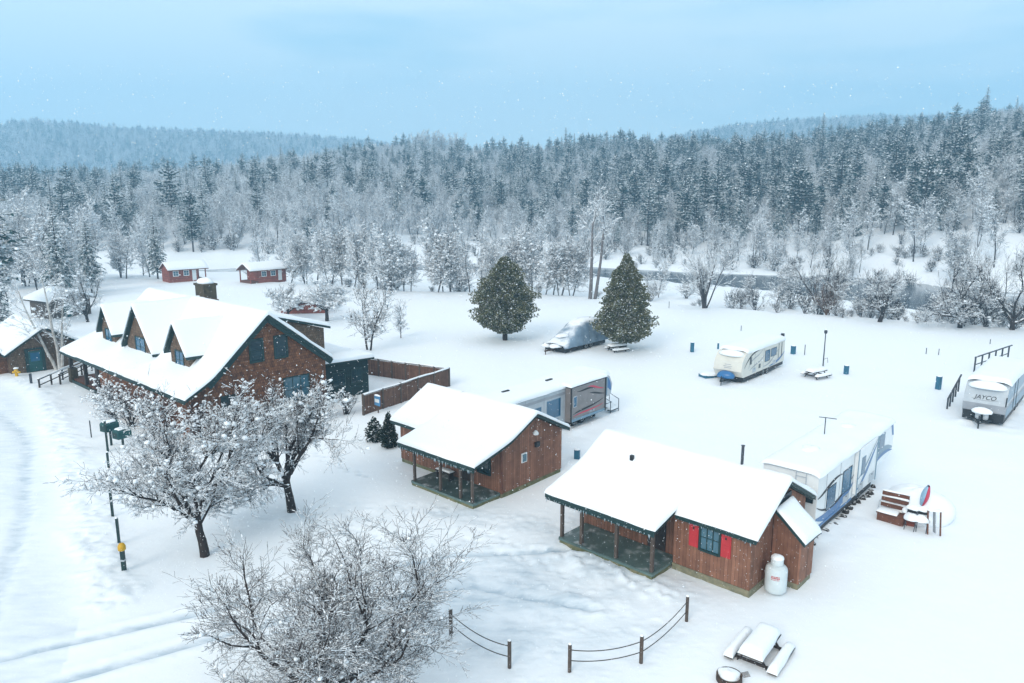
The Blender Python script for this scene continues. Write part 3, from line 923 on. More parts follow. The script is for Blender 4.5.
# ================================================================== board fence behind the lodge
def board_fence(name, label, p, q, h, n, parentless=True):
    p = Vector(p); q = Vector(q); d = q - p; ln = d.length
    t = thing(name, label, 'fence', (p.x, p.y, 0), math.degrees(math.atan2(d.y, d.x)), 'board fence runs behind the lodge')
    MB().box(0, ln, -0.025, 0.025, -0.1, h).build('board_panel', ['fence_wood'], t)
    for i in range(n + 1):
        x = ln * i / n
        MB().box(x - 0.06, x + 0.06, -0.09, 0.07, -0.1, h + 0.16).build('post', ['post_wood'], t)
    MB().box(0, ln, -0.07, 0.05, h + 0.05, h + 0.1).build('top_rail', ['post_wood'], t)
    m = MB(); snow_roof(m, [(-0.09, h + 0.1), (0.07, h + 0.1)], 0, ln, 0.07, 40 + n, rr=0.06, step=0.3); m.build('rail_snow', ['snow'], t, smooth=True)
    return t


fc = at(449, 386)
cl = Vector((-31.24, 54.41, 0)); ex = Vector((math.cos(R(-42)), math.sin(R(-42)), 0)); ey = Vector((-ex.y, ex.x, 0))
def lodge_pt(x, y): return cl + ex * x + ey * y
board_fence('board_fence', 'far run of brown board fence behind the lodge annex', lodge_pt(9.3, 17.75), fc, 1.35, 6)
board_fence('board_fence', 'near run of brown board fence between the lodge annex and the first cabin', lodge_pt(18.9, 10.3), fc, 1.35, 5)

# ================================================================== first cabin
c1 = thing('porch_cabin', 'brown board cabin with an open corner porch, in front of the grey camper', 'cabin', (-5.27, 36.71, 0), -42, 'brown guest cabins with porches')
wp = [(1.95, 0.22), (1.95, 2.62), (2.3, 2.8), (4.3, 3.78), (6.8, 2.5), (6.8, 0.22)]
wall_body('wall', ['brown_siding'], c1, wp, 'x', -3.2, 4.62)
MB().box(-3.17, 4.59, 1.98, 6.77, -0.3, 0.22).build('foundation', ['mossy_concrete'], c1)
dk = MB().box(-0.05, 4.55, 0.0, 1.93, 0.16, 0.28).build('deck', ['wet_deck'], c1)
MB().box(-0.02, 4.52, 0.02, 0.1, -0.15, 0.155).build('deck_skirt', ['mossy_concrete'], c1)
MB().box(4.44, 4.52, 0.11, 1.9, -0.15, 0.155).build('deck_skirt', ['mossy_concrete'], c1)
rp = [(-0.38, 2.34), (1.7, 2.84), (2.35, 3.02), (4.3, 3.98), (7.1, 2.55)]
rm = [(1.45, 2.52), (4.3, 3.98), (7.1, 2.55)]
r_ = MB(); roof_deck(r_, rp, -0.62, 4.95, 0.17); roof_deck(r_, rm, -3.45, -0.63, 0.17)
r_.box(-0.6, 4.93, -0.36, -0.28, 2.06, 2.2)
r_ = r_.build('roof', ['green_trim'], c1)
m_ = MB(); snow_roof(m_, rp, -0.68, 5.02, 0.2, 21, rough=0.035); snow_roof(m_, rm, -3.52, -0.5, 0.2, 22, round_ends=(1, 0), rough=0.035)
m_.build('roof_snow', ['snow'], r_, smooth=True)
for x in (0.1, 2.1, 3.55, 4.38):
    MB().box(x - 0.06, x + 0.06, 0.08, 0.2, 0.28, 2.1).build('porch_post', ['post_wood'], c1)
icicles(r_, (-0.5, -0.36, 2.16), (4.9, -0.36, 2.16), 34, 5, (0.05, 0.28))
# stove vent and floodlight on the gable, small window
w1 = MB().box(4.62, 4.68, 3.45, 3.85, 1.45, 1.95).build('window', ['white_paint'], c1)
MB().box(4.68, 4.69, 3.5, 3.8, 1.5, 1.9).build('pane', ['glass'], w1)
MB().lathe([(0.02, 0), (0.14, 0.02), (0.16, 0.1), (0.1, 0.2), (0.03, 0.25)], 12).build('flood_light', ['white_paint'], c1).location = (4.75, 4.45, 2.75)
MB().box(4.62, 4.76, 4.5, 4.8, 2.05, 2.3).build('wall_vent', ['rv_dark'], c1)
for nm, x, wd in (('window', 0.9, 0.9), ('window', 3.4, 0.8)):
    window(c1, 'y', (x, 1.95, 1.55), wd, 0.95, ('green_trim', 'dark_glass'))
d_ = MB().box(1.75, 2.6, 1.9, 1.95, 0.3, 2.2).build('door', ['dark_wood'], c1)
MB().lathe([(0.02, 0), (0.035, 0.02), (0.03, 0.05)], 8).build('handle', ['rv_silver'], d_).location = (1.85, 1.88, 1.2)
MB().beam((4.66, 1.92, 0.25), (4.66, 1.92, 2.6), 0.09, 0.09).build('corner_board', ['brown_wood'], c1)
# porch bench under the snow drift
pb = thing('porch_bench', 'dark bench with drifted snow on the first cabin\'s porch', 'bench', (-5.27, 36.71, 0.28), -42)
MB().box(0.5, 1.6, 1.2, 1.6, 0.38, 0.44).build('seat', ['dark_wood'], pb)
for x in (0.58, 1.52):
    MB().box(x - 0.03, x + 0.03, 1.24, 1.56, 0, 0.38).build('leg', ['dark_wood'], pb)
m_ = MB(); snow_roof(m_, [(1.2, 0.44), (1.6, 0.44)], 0.5, 1.6, 0.08, 4, rr=0.1); m_.build('seat_snow', ['snow'], pb, smooth=True)

# ================================================================== second cabin
c2 = thing('porch_cabin', 'brown board cabin with red shutters beside the white propane tank', 'cabin', (2.04, 30.14, 0), -43, 'brown guest cabins with porches')
pa = [(2.0, 0.26), (2.0, 2.8), (4.0, 3.82), (6.5, 2.5), (6.5, 0.26)]
wall_body('wall', ['brown_siding'], c2, pa, 'x', -0.3, 4.79)
wall_body('wall', ['brown_siding'], c2, [(1.5, 0.26), (1.5, 2.5), (4.0, 3.82), (6.5, 2.5), (6.5, 0.26)], 'x', 4.8, 8.1)
MB().box(-0.27, 4.78, 2.03, 6.47, -0.3, 0.26).build('foundation', ['concrete'], c2)
MB().box(4.79, 8.13, 1.47, 6.53, -0.3, 0.255).build('foundation', ['concrete'], c2)
MB().box(0.0, 4.78, 0.0, 1.95, 0.18, 0.31).build('deck', ['wet_deck'], c2)
MB().box(0.03, 4.74, 0.03, 0.11, -0.15, 0.175).build('deck_skirt', ['mossy_concrete'], c2)
MB().box(4.66, 4.74, 0.12, 1.46, -0.15, 0.175).build('deck_skirt', ['mossy_concrete'], c2)
rp = [(-0.36, 2.3), (1.5, 2.78), (2.2, 3.05), (4.0, 4.02), (6.85, 2.5)]
rm = [(1.18, 2.5), (4.0, 4.02), (6.85, 2.5)]
r_ = MB(); roof_deck(r_, rp, -0.5, 5.0, 0.16); roof_deck(r_, rm, 5.01, 8.4, 0.16)
r_.box(-0.48, 4.98, -0.34, -0.26, 2.04, 2.15)
r_ = r_.build('roof', ['green_trim'], c2)
m_ = MB(); snow_roof(m_, rp, -0.56, 5.05, 0.21, 25, round_ends=(1, 1), rough=0.04); snow_roof(m_, rm, 4.85, 8.46, 0.21, 26, round_ends=(0, 1), rough=0.04)
m_.build('roof_snow', ['snow'], r_, smooth=True)
for x in (0.08, 1.15, 2.95, 4.66):
    MB().box(x - 0.065, x + 0.065, 0.08, 0.21, 0.31, 2.08).build('porch_post', ['post_wood'], c2)
icicles(r_, (-0.45, -0.34, 2.12), (4.95, -0.34, 2.12), 30, 8, (0.05, 0.24))
icicles(r_, (5.2, 1.2, 2.36), (8.3, 1.2, 2.36), 18, 9, (0.04, 0.18))
MB().tube([(6.35, 4.0, 3.7), (6.35, 4.0, 4.95), (6.35, 4.0, 5.0)], [0.06, 0.06, 0.09], 10).build('vent_pipe', ['metal_rail'], r_)
MB().box(1.75, 1.9, 2.72, 2.86, 3.4, 3.78).build('roof_vent', ['rv_dark'], r_)
w2 = window(c2, 'y', (6.40, 1.5, 1.80), 0.76, 1.0, ('green_trim', 'glass'), bars=2)
for x in (5.71, 7.09):
    s_ = MB(); s_.box(x - 0.2, x + 0.2, 1.45, 1.5, 1.28, 2.34); s_.box(x - 0.15, x + 0.15, 1.435, 1.45, 1.34, 1.78); s_.box(x - 0.15, x + 0.15, 1.435, 1.45, 1.86, 2.28)
    s_ = s_.build('shutter', ['red_paint'], c2)
    MB().box(x - 0.035, x + 0.035, 1.428, 1.434, 2.02, 2.12).build('shutter_cutout', ['dark_wood'], s_)
w2 = window(c2, 'y', (1.6, 2.0, 1.6), 0.9, 0.95, ('green_trim', 'dark_glass'))
for x in (0.88, 2.32):
    MB().box(x - 0.18, x + 0.18, 1.955, 2.0, 1.05, 2.1).build('shutter', ['red_paint'], c2)
d_ = MB().box(3.3, 4.15, 1.95, 2.0, 0.32, 2.3).build('door', ['dark_wood'], c2)
MB().lathe([(0.02, 0), (0.035, 0.02), (0.03, 0.05)], 8).build('handle', ['rv_silver'], d_).location = (3.4, 1.92, 1.25)
m_ = MB()
for (ya, za, yb, zb_) in ((1.2, 2.4, 4.0, 3.92), (4.0, 3.92, 6.85, 2.4)):
    m_.beam((8.28, ya, za), (8.28, yb, zb_), 0.06, 0.2)
m_.build('bargeboard', ['green_trim'], c2)
# small annex on the gable end
ax_ = MB().prism([(8.14, 0.24), (8.14, 2.98), (9.28, 2.0), (9.28, 0.24)], 'y', 3.25, 4.55).build('annex', ['brown_siding'], c2)
MB().box(8.15, 9.25, 3.28, 4.52, -0.3, 0.24).build('foundation', ['concrete'], ax_)
m_ = MB(); ar = [(8.13, 3.18), (9.46, 2.03)]; roof_deck(m_, ar, 3.08, 4.68, 0.13, axis='y'); m_.build('annex_roof', ['green_trim'], ax_)
m_ = MB(); snow_roof(m_, [(8.25, 3.08), (9.5, 2.0)], 3.1, 4.66, 0.17, 29, axis='y', rr=0.14); m_.build('annex_snow', ['snow'], ax_, smooth=True)
MB().box(8.13, 8.2, 3.05, 4.7, 3.1, 3.36).build('roof_flashing', ['metal_rail'], ax_)

# white propane tank beside the annex
tk = thing('propane_tank', 'upright white propane tank with a snow cap against the second cabin', 'tank', (*tuple(Vector((2.04, 30.14)) + Vector((math.cos(R(-43)), math.sin(R(-43)))) * 8.68 + Vector((-math.sin(R(-43)), math.cos(R(-43)))) * 2.55), 0.0), -43)
MB().lathe([(0.26, 0.0), (0.27, 0.06), (0.35, 0.07), (0.40, 0.12), (0.41, 0.2), (0.41, 0.95), (0.39, 1.04), (0.32, 1.12), (0.2, 1.17)], 28).build('body', ['tank_white'], tk, smooth=True)
MB().lathe([(0.22, 1.15), (0.235, 1.18), (0.235, 1.36), (0.20, 1.40)], 24).build('dome_collar', ['tank_white'], tk, smooth=True)
m_ = MB(); m_.blob((0, 0, 1.39), 0.25, 0.25, 0.17, seed=2, rough=0.06, flat=0.0); m_.build('snow_cap', ['snow'], tk, smooth=True)
lb = MB()
for j, (z, h_) in enumerate(((0.80, 0.035), (0.735, 0.05), (0.68, 0.025))):
    for i in range(6):
        a0 = -1.62 + i * 0.13; a1 = a0 + (0.09 if (i + j) % 3 else 0.115)
        A = [(0.414 * math.cos(t), 0.414 * math.sin(t)) for t in (a0, a1)]
        vs = [(A[0][0], A[0][1], z), (A[1][0], A[1][1], z), (A[1][0], A[1][1], z + h_), (A[0][0], A[0][1], z + h_)]
        lb.add(vs, [(0, 1, 2, 3)])
lb.build('red_lettering', ['red_paint'], tk)

# ================================================================== campers
def wheels(t, xs, y, r=0.36):
    for x in xs:
        w = MB(); w.lathe([(0.18, -0.11), (r - 0.05, -0.11), (r, -0.06), (r, 0.06), (r - 0.05, 0.11), (0.18, 0.11)], 20)
        w = w.build('wheel', ['rubber'], t); w.location = (x, y, r); w.rotation_euler = (R(90), 0, 0)
        h = MB(); h.lathe([(0.06, -0.10), (0.19, -0.115), (0.19, 0.115), (0.06, 0.10)], 14); h.build('rim', ['rv_silver'], w)


def stripe(parent, pts, w, m, y, name='stripe'):
    """painted swoosh on a side wall (plane y), tapering at both ends"""
    n = len(pts); vs = []
    P = [Vector(p) for p in pts]
    for i, p in enumerate(P):
        d = (P[min(i + 1, n - 1)] - P[max(i - 1, 0)]).normalized()
        k = w / 2 * max(0.12, math.sin(math.pi * (0.06 + 0.88 * i / (n - 1))))
        vs += [(p.x - d.y * k, y, p.y + d.x * k), (p.x + d.y * k, y, p.y - d.x * k)]
    vs += [(a, y + 0.006, c) for a, b, c in vs]
    o = 2 * n
    fs = [(2 * i, 2 * i + 1, 2 * i + 3, 2 * i + 2) for i in range(n - 1)] + [(o + 2 * i + 2, o + 2 * i + 3, o + 2 * i + 1, o + 2 * i) for i in range(n - 1)]
    return MB().add(vs, fs).build(name, [m], parent)


def curve(p0, p1, p2, p3, n=14):
    out = []
    for i in range(n):
        t = i / (n - 1); a = 1 - t
        out.append((a ** 3 * p0[0] + 3 * a * a * t * p1[0] + 3 * a * t * t * p2[0] + t ** 3 * p3[0],
                    a ** 3 * p0[1] + 3 * a * a * t * p1[1] + 3 * a * t * t * p2[1] + t ** 3 * p3[1]))
    return out


def side_window(t, x0, x1, z0, z1, y=0.0, glass='dark_glass', fr='rv_dark'):
    f = MB(); f.box(x0 - 0.04, x1 + 0.04, y - 0.012, y, z0 - 0.04, z1 + 0.04)
    f = f.build('window', [fr], t)
    MB().box(x0, x1, y - 0.018, y - 0.0125, z0, z1).build('pane', [glass], f)


# --- white fifth wheel with blue swooshes, behind the second cabin
wv = thing('fifth_wheel_trailer', 'white fifth wheel camper with blue swooshes, next to the cabin with red shutters', 'camper', (13.33, 30.35, 0), 47.5)
W = 2.5
prof = [(-0.1, 0.62), (0.0, 3.0), (0.25, 3.12), (10.3, 3.2), (10.75, 3.0), (10.95, 2.3), (10.85, 1.45), (10.5, 1.22), (7.9, 1.22), (7.7, 0.55), (0.1, 0.5)]
MB().prism(prof, 'y', 0.0, W).build('body', ['rv_white'], wv)
# rear cap with curved dark window band
m_ = MB(); m_.prism([(-0.13, 1.75), (-0.09, 2.3), (-0.02, 2.3), (-0.04, 1.75)], 'y', 0.15, W - 0.15); m_.build('rear_window', ['dark_glass'], wv)
m_ = MB(); m_.box(-0.3, -0.02, 0.05, W - 0.05, 0.5, 0.66); m_.build('bumper', ['rv_silver'], wv)
lad = MB()
for y in (0.5, 0.95): lad.tube([(-0.16, y, 0.7), (-0.14, y, 3.25)], 0.02, 6)
for k in range(7): lad.tube([(-0.15, 0.5, 0.9 + 0.33 * k), (-0.15, 0.95, 0.9 + 0.33 * k)], 0.018, 6)
lad.build('ladder', ['rv_silver'], wv)
# slide-out bay over the hitch end and mid room
so_ = MB(); so_.box(4.75, 7.6, -0.16, -0.003, 0.75, 2.98); so_ = so_.build('slide_out', ['rv_white'], wv)
MB().box(4.70, 4.78, -0.19, -0.165, 0.7, 3.02).build('slide_trim', ['rv_steel'], so_)
MB().box(7.56, 7.64, -0.19, -0.165, 0.7, 3.02).build('slide_trim', ['rv_steel'], so_)
side_window(wv, 1.2, 2.25, 1.05, 2.05, 0.0, 'blue_glass'); side_window(wv, 3.15, 4.35, 1.2, 2.3, 0.0, 'blue_glass')
side_window(wv, 5.3, 5.8, 1.6, 2.45, -0.16, 'blue_glass', 'rv_steel'); side_window(wv, 8.4, 9.3, 1.95, 2.75, 0.0, 'blue_glass', 'rv_steel')
stripe(wv, curve((-0.02, 1.0), (1.6, 0.55), (3.2, 0.75), (4.7, 1.35)), 0.5, 'rv_blue', -0.006)
stripe(wv, curve((0.0, 1.55), (1.4, 0.75), (3.0, 0.95), (4.7, 1.75)), 0.14, 'rv_dark', -0.012)
stripe(wv, curve((0.05, 1.95), (0.7, 1.9), (1.9, 2.5), (3.1, 2.25)), 0.16, 'rv_dark', -0.008)
stripe(wv, curve((4.8, 0.95), (6.0, 1.3), (6.6, 2.1), (7.55, 2.7)), 0.26, 'rv_blue', -0.166)
stripe(wv, curve((4.8, 1.5), (5.6, 1.6), (6.4, 2.3), (7.5, 2.9)), 0.1, 'rv_steel', -0.172)
stripe(wv, curve((7.75, 1.35), (8.6, 1.9), (9.6, 1.9), (10.8, 1.6)), 0.42, 'rv_steel', -0.007)
stripe(wv, curve((7.75, 1.3), (8.6, 1.7), (9.7, 1.7), (10.8, 1.45)), 0.2, 'rv_blue', -0.013)
m_ = MB(); m_.prism([(10.32, 3.06), (10.62, 2.95), (10.9, 2.25), (10.62, 2.3), (10.4, 2.75)], 'y', -0.008, 0.0); m_.build('stripe', ['rv_blue'], wv)
m_ = MB(); m_.box(0.2, 7.6, 0.0, 0.05, 0.28, 0.5); m_.box(7.7, 8.0, 0.3, W - 0.3, 0.3, 1.2); m_.box(0.2, 7.6, W - 0.05, W, 0.28, 0.5); m_.build('chassis', ['rv_dark'], wv)
MB().box(0.1, 4.6, -0.02, 0.0, 0.5, 0.62).build('stripe', ['rv_blue'], wv)
wheels(wv, (4.9, 5.85), 0.16)
for x in (7.95, 8.2):
    MB().box(x, x + 0.14, 0.5, 0.64, 0.0, 1.2).build('landing_leg', ['rv_dark'], wv)
MB().box(7.72, 8.5, 0.06, 0.1, 0.5, 1.2).build('stripe', ['rv_blue'], wv)
m_ = MB(); snow_roof(m_, [(-0.1, 2.98), (0.2, 3.1), (W - 0.2, 3.1), (W + 0.1, 2.98)], -0.2, 10.75, 0.18, 44, rough=0.03)
m_.blob((2.6, 1.4, 3.22), 0.6, 0.45, 0.18, seed=3, flat=-0.1); m_.blob((7.4, 1.3, 3.24), 0.5, 0.4, 0.16, seed=5, flat=-0.1); m_.build('roof_snow', ['snow'], wv, smooth=True)
an_ = MB(); an_.tube([(5.2, 1.7, 3.2), (5.2, 1.7, 4.15)], 0.025, 6); an_.tube([(4.85, 1.9, 4.22), (5.2, 1.7, 4.15), (5.75, 1.35, 4.02)], 0.02, 6); an_.build('roof_antenna', ['metal_rail'], wv)
m_ = MB(); m_.box(0.5, 7.2, -0.1, 0.25, 0.0, 0.05)
def hatch(t, x0, x1, z0, z1, y=0.0, m='rv_silver'):
    h = MB(); h.box(x0, x1, y - 0.014, y - 0.002, z0, z1); h = h.build('hatch', [m], t)
    MB().box((x0 + x1) / 2 - 0.05, (x0 + x1) / 2 + 0.05, y - 0.03, y - 0.0145, z1 - 0.1, z1 - 0.06).build('handle', ['rv_dark'], h)


def seam(t, x, z0, z1, y=0.0):
    MB().box(x - 0.012, x + 0.012, y - 0.01, y - 0.002, z0, z1).build('seam', ['rv_grey'], t)


for x in (1.0, 2.75, 4.6): seam(wv, x, 0.65, 3.0)
hatch(wv, 6.6, 7.4, 0.8, 1.25, -0.16); hatch(wv, 5.0, 5.7, 0.8, 1.2, -0.16); hatch(wv, 3.4, 4.2, 0.62, 1.0)
MB().box(0.0, 10.4, -0.02, -0.002, 3.0, 3.08).build('gutter', ['rv_dark'], wv)
# stones and blocks set along its foot
for k in range(17):
    x = -0.4 + k * 0.53 + rng.uniform(-0.1, 0.1)
    s_ = MB(); s_.blob((0, 0, 0.08), rng.uniform(0.12, 0.26), rng.uniform(0.1, 0.16), rng.uniform(0.10, 0.2), seed=k, rough=0.2, nu=9, nv=6)
    s_ = s_.build('foot_stone', ['chassis'])
    p_ = Vector((13.33, 30.35, 0)) + Vector((math.cos(R(47.5)), math.sin(R(47.5)), 0)) * x - Vector((-math.sin(R(47.5)), math.cos(R(47.5)), 0)) * rng.uniform(0.0, 0.22)
    s_.location = (p_.x, p_.y, 0.0)
    tag(s_, 'dark stone at the foot of the white fifth wheel with blue swooshes', 'stone', 'dark stones along the camper\'s foot')

# --- grey fifth wheel behind the first cabin
gv = thing('fifth_wheel_trailer', 'grey fifth wheel camper with a long slide-out, behind the first porch cabin', 'camper', (3.39, 45.29, 0), 48.5)
prof = [(-5.6, 0.6), (-5.5, 2.7), (-5.3, 2.85), (5.1, 2.95), (5.6, 2.7), (5.95, 2.1), (5.8, 1.45), (5.5, 1.3), (4.3, 1.3), (4.1, 0.6)]
MB().prism(prof, 'y', 0.45, 2.9).build('body', ['rv_silver'], gv)
s_ = MB(); s_.box(0.55, 4.4, -0.02, 0.44, 0.62, 2.88); s_ = s_.build('slide_out', ['rv_taupe'], gv)
for x in (0.5, 4.36):
    MB().box(x, x + 0.12, -0.06, -0.025, 0.6, 2.95).build('slide_trim', ['rv_dark'], s_)
MB().box(0.5, 4.48, -0.07, 0.44, 2.89, 2.96).build('slide_trim', ['rv_dark'], s_)
m_ = MB(); m_.box(0.62, 4.36, -0.05, -0.022, 0.62, 0.8); m_.build('slide_trim', ['rv_steel'], s_)
side_window(s_, 0.85, 1.15, 1.6, 2.25, -0.02, 'blue_glass', 'rv_silver')
stripe(s_, curve((1.2, 2.55), (2.0, 2.45), (2.4, 2.7), (3.2, 2.4)), 0.12, 'rv_dark', -0.026)
stripe(s_, curve((2.4, 2.65), (3.0, 2.7), (3.5, 2.3), (4.2, 2.25)), 0.12, 'pink_plastic', -0.029)
stripe(s_, curve((2.6, 2.2), (3.2, 2.15), (3.6, 1.95), (4.3, 1.85)), 0.12, 'rv_dark', -0.032)
stripe(s_, curve((0.8, 1.1), (1.8, 1.35), (2.6, 1.15), (4.2, 1.55)), 0.12, 'rv_dark', -0.035)
stripe(s_, curve((0.8, 0.95), (1.8, 1.15), (2.8, 0.95), (4.2, 1.2)), 0.1, 'pink_plastic', -0.038)
stripe(gv, curve((4.6, 2.8), (5.2, 2.6), (5.5, 2.2), (5.75, 1.7)), 0.55, 'rv_blue', 0.44)
MB().prism([(4.55, 1.42), (4.55, 2.85), (5.1, 2.85), (5.4, 2.6), (5.3, 1.42)], 'y', 0.435, 0.446).build('nose_panel', ['rv_steel'], gv)
side_window(gv, -1.3, 0.05, 1.15, 2.3, 0.45, 'blue_glass', 'rv_steel')
side_window(gv, -2.6, -1.9, 1.4, 2.1, 0.45, 'blue_glass', 'rv_steel')
MB().box(-5.3, 0.48, 0.42, 0.446, 2.45, 2.62).build('awning', ['rv_grey'], gv)
m_ = MB(); m_.box(-5.2, 4.1, 0.5, 2.85, 0.32, 0.6); m_.box(4.1, 4.35, 0.7, 2.6, 0.3, 1.3); m_.build('chassis', ['rv_dark'], gv)
wheels(gv, (1.6, 2.55), 0.62)
for x in (3.9, 4.2):
    MB().box(x, x + 0.12, 0.7, 0.82, 0.0, 1.3).build('landing_leg', ['rv_dark'], gv)
m_ = MB(); snow_roof(m_, [(-0.1, 2.96), (0.5, 2.98), (2.7, 2.95), (2.95, 2.85)], 0.4, 4.5, 0.16, 51, round_ends=(1, 0), rough=0.03)
snow_roof(m_, [(0.38, 2.84), (0.7, 2.93), (2.65, 2.93), (2.95, 2.84)], -5.6, 5.55, 0.24, 52, rough=0.03); m_.build('roof_snow', ['snow'], gv, smooth=True)
MB().box(0.1, 0.7, 1.6, 1.75, 3.0, 3.26).build('roof_vent', ['rv_dark'], gv)
MB().box(-3.9, -3.3, 1.8, 1.95, 3.0, 3.26).build('roof_vent', ['rv_dark'], gv)
for x in (-3.4, -1.6): seam(gv, x, 0.65, 2.8, 0.45)
hatch(gv, -0.9, -0.1, 0.68, 1.0, 0.45, 'rv_grey'); hatch(s_, 2.6, 3.2, 0.85, 1.05, -0.02, 'rv_grey')
hw = thing('entry_steps', 'snowy metal steps at the nose of the grey fifth wheel', 'steps', at(612, 412), 48)
for k in range(3):
    MB().box(-0.5, 0.5, -0.2 + 0.28 * k, 0.06 + 0.28 * k, 0.18 + 0.18 * k, 0.22 + 0.18 * k).build('tread', ['metal_rail'], hw)
for x in (-0.5, 0.5):
    m_ = MB(); m_.tube([(x, -0.2, 0), (x, -0.2, 0.9), (x, 0.6, 1.2), (x, 0.6, 0)], 0.03, 6); m_.build('handrail', ['metal_rail'], hw)
m_ = MB(); snow_roof(m_, [(-0.2, 0.24), (0.1, 0.25), (0.65, 0.62)], -0.5, 0.5, 0.12, 3, rr=0.1); m_.build('step_snow', ['snow'], hw, smooth=True)

# --- cream travel trailer in the middle of the field
ct = thing('travel_trailer', 'cream travel trailer with a blue window, alone in the open snow field', 'camper', (18.3, 57.3, 0), 49)
prof = [(0.35, 0.62), (-0.12, 1.15), (0.05, 1.9), (0.55, 2.45), (1.3, 2.66), (8.55, 2.72), (8.75, 2.55), (8.8, 0.62)]
MB().prism(prof, 'y', 0.0, 2.4).build('body', ['rv_cream'], ct)
side_window(ct, 4.5, 5.5, 1.25, 2.15, 0.0, 'blue_glass', 'rv_dark'); side_window(ct, 5.75, 6.9, 1.5, 2.15, 0.0, 'blue_glass', 'rv_dark'); side_window(ct, 1.45, 1.75, 1.55, 2.05, 0.0, 'dark_glass', 'rv_dark'); side_window(ct, 3.3, 3.6, 0.95, 1.2, 0.0, 'dark_glass', 'rv_dark')
MB().box(8.0, 8.12, -0.012, -0.004, 1.1, 2.4).build('door_trim', ['rv_dark'], ct)
MB().box(7.4, 7.48, -0.012, -0.004, 1.1, 2.4).build('door_trim', ['rv_dark'], ct)
stripe(ct, curve((0.4, 1.35), (1.3, 2.2), (1.9, 2.5), (4.0, 2.5)), 0.14, 'rv_dark', -0.006)
stripe(ct, curve((1.2, 1.2), (2.0, 2.2), (2.6, 1.7), (4.0, 2.4)), 0.10, 'rv_grey', -0.009)
stripe(ct, curve((1.4, 1.0), (2.6, 1.5), (3.6, 1.3), (4.3, 1.9)), 0.10, 'rv_grey', -0.012)
stripe(ct, curve((4.2, 0.9), (5.8, 0.75), (6.5, 1.6), (7.4, 1.9)), 0.14, 'rv_grey', -0.006)
stripe(ct, curve((5.5, 0.72), (6.8, 0.75), (7.9, 0.95), (8.75, 1.5)), 0.22, 'rv_blue', -0.009)
wheels(ct, (4.3, 5.2), 0.14, 0.34)
m_ = MB(); m_.box(0.5, 8.7, 0.06, 2.34, 0.3, 0.62); m_.build('chassis', ['rv_dark'], ct)
m_ = MB(); m_.beam((0.6, 0.5, 0.5), (-1.25, 1.2, 0.45), 0.1, 0.12); m_.beam((0.6, 1.9, 0.5), (-1.25, 1.2, 0.45), 0.1, 0.12); m_.tube([(-1.1, 1.2, 0.0), (-1.1, 1.2, 0.85)], 0.04, 8); m_.build('hitch', ['rv_dark'], ct)
m_ = MB(); m_.blob((-0.35, 1.2, 0.75), 0.42, 0.75, 0.42, seed=9, rough=0.05); m_.build('gas_bottle_cover', ['rv_blue'], ct, smooth=True)
for k, (zz, wd) in enumerate(((1.62, 0.55), (1.48, 0.75), (1.36, 0.6))):
    m_ = MB(); m_.box(-0.045 + (zz - 1.5) * 0.233, -0.02 + (zz - 1.5) * 0.233, 1.2 - wd / 2, 1.2 + wd / 2, zz - 0.02, zz + 0.025); m_.build('badge', ['rv_grey'], ct)
m_ = MB(); snow_roof(m_, [(-0.06, 2.5), (0.3, 2.66), (2.1, 2.66), (2.46, 2.5)], 0.9, 8.8, 0.26, 55, rough=0.03)
m_.blob((0.62, 1.2, 2.36), 0.6, 1.1, 0.36, seed=12, rough=0.04, flat=-0.2); m_.build('roof_snow', ['snow'], ct, smooth=True)
MB().box(8.55, 8.8, 0.1, 0.35, 2.72, 3.05).build('roof_vent', ['rv_dark'], ct)
for x in (2.4, 4.2, 7.2): seam(ct, x, 0.65, 2.6)
hatch(ct, 2.0, 2.7, 0.75, 1.1); hatch(ct, 6.2, 6.9, 0.75, 1.05)
MB().box(0.9, 8.7, -0.02, -0.002, 2.55, 2.62).build('gutter', ['rv_grey'], ct)
st = thing('tarped_pile', 'blue-grey low pile under snow left of the cream trailer', 'pile', at(711, 377), 20)
MB().box(-0.9, 0.9, -0.5, 0.5, -0.05, 0.28).build('crate', ['pedestal_blue'], st)
m_ = MB(); m_.blob((0, 0, 0.28), 1.1, 0.7, 0.22, seed=3, flat=-0.1); m_.build('snow_cap', ['snow'], st, smooth=True)

# --- grey travel trailer at the right edge
rt = thing('travel_trailer', 'grey and white travel trailer with a dark badge, cut off at the right edge', 'camper', (32.2, 46.48, 0), 48.5)
low = [(0.25, 0.85), (0.0, 0.95), (-0.02, 1.45), (8.9, 1.45), (8.9, 0.62), (0.4, 0.62)]
MB().prism([(0.3, 0.6), (0.0, 0.9), (-0.03, 1.42), (9.0, 1.42), (9.0, 0.6)], 'y', 0.0, 2.45).build('body', ['rv_grey'], rt)
MB().prism([(-0.03, 1.425), (0.12, 1.95), (0.62, 2.55), (1.3, 2.8), (8.8, 2.85), (9.0, 2.7), (9.0, 1.425)], 'y', 0.0, 2.45).build('upper_body', ['rv_silver'], rt)
m_ = MB(); m_.prism([(0.08, 1.62), (0.26, 2.15), (0.75, 2.62), (8.9, 2.68), (8.9, 1.72), (0.5, 1.62)], 'y', -0.012, -0.003); m_.build('side_panel', ['rv_steel'], rt)
m_ = MB(); m_.prism([(0.12, 0.85), (0.5, 1.2), (8.95, 1.25), (8.95, 0.66), (0.35, 0.66)], 'y', -0.012, -0.003); m_.build('side_panel', ['rv_steel'], rt)
m_ = MB(); m_.box(2.9, 2.98, -0.03, -0.013, 0.7, 2.72); m_.box(4.1, 4.18, -0.03, -0.013, 0.7, 2.72); m_.build('door_trim', ['rv_dark'], rt)
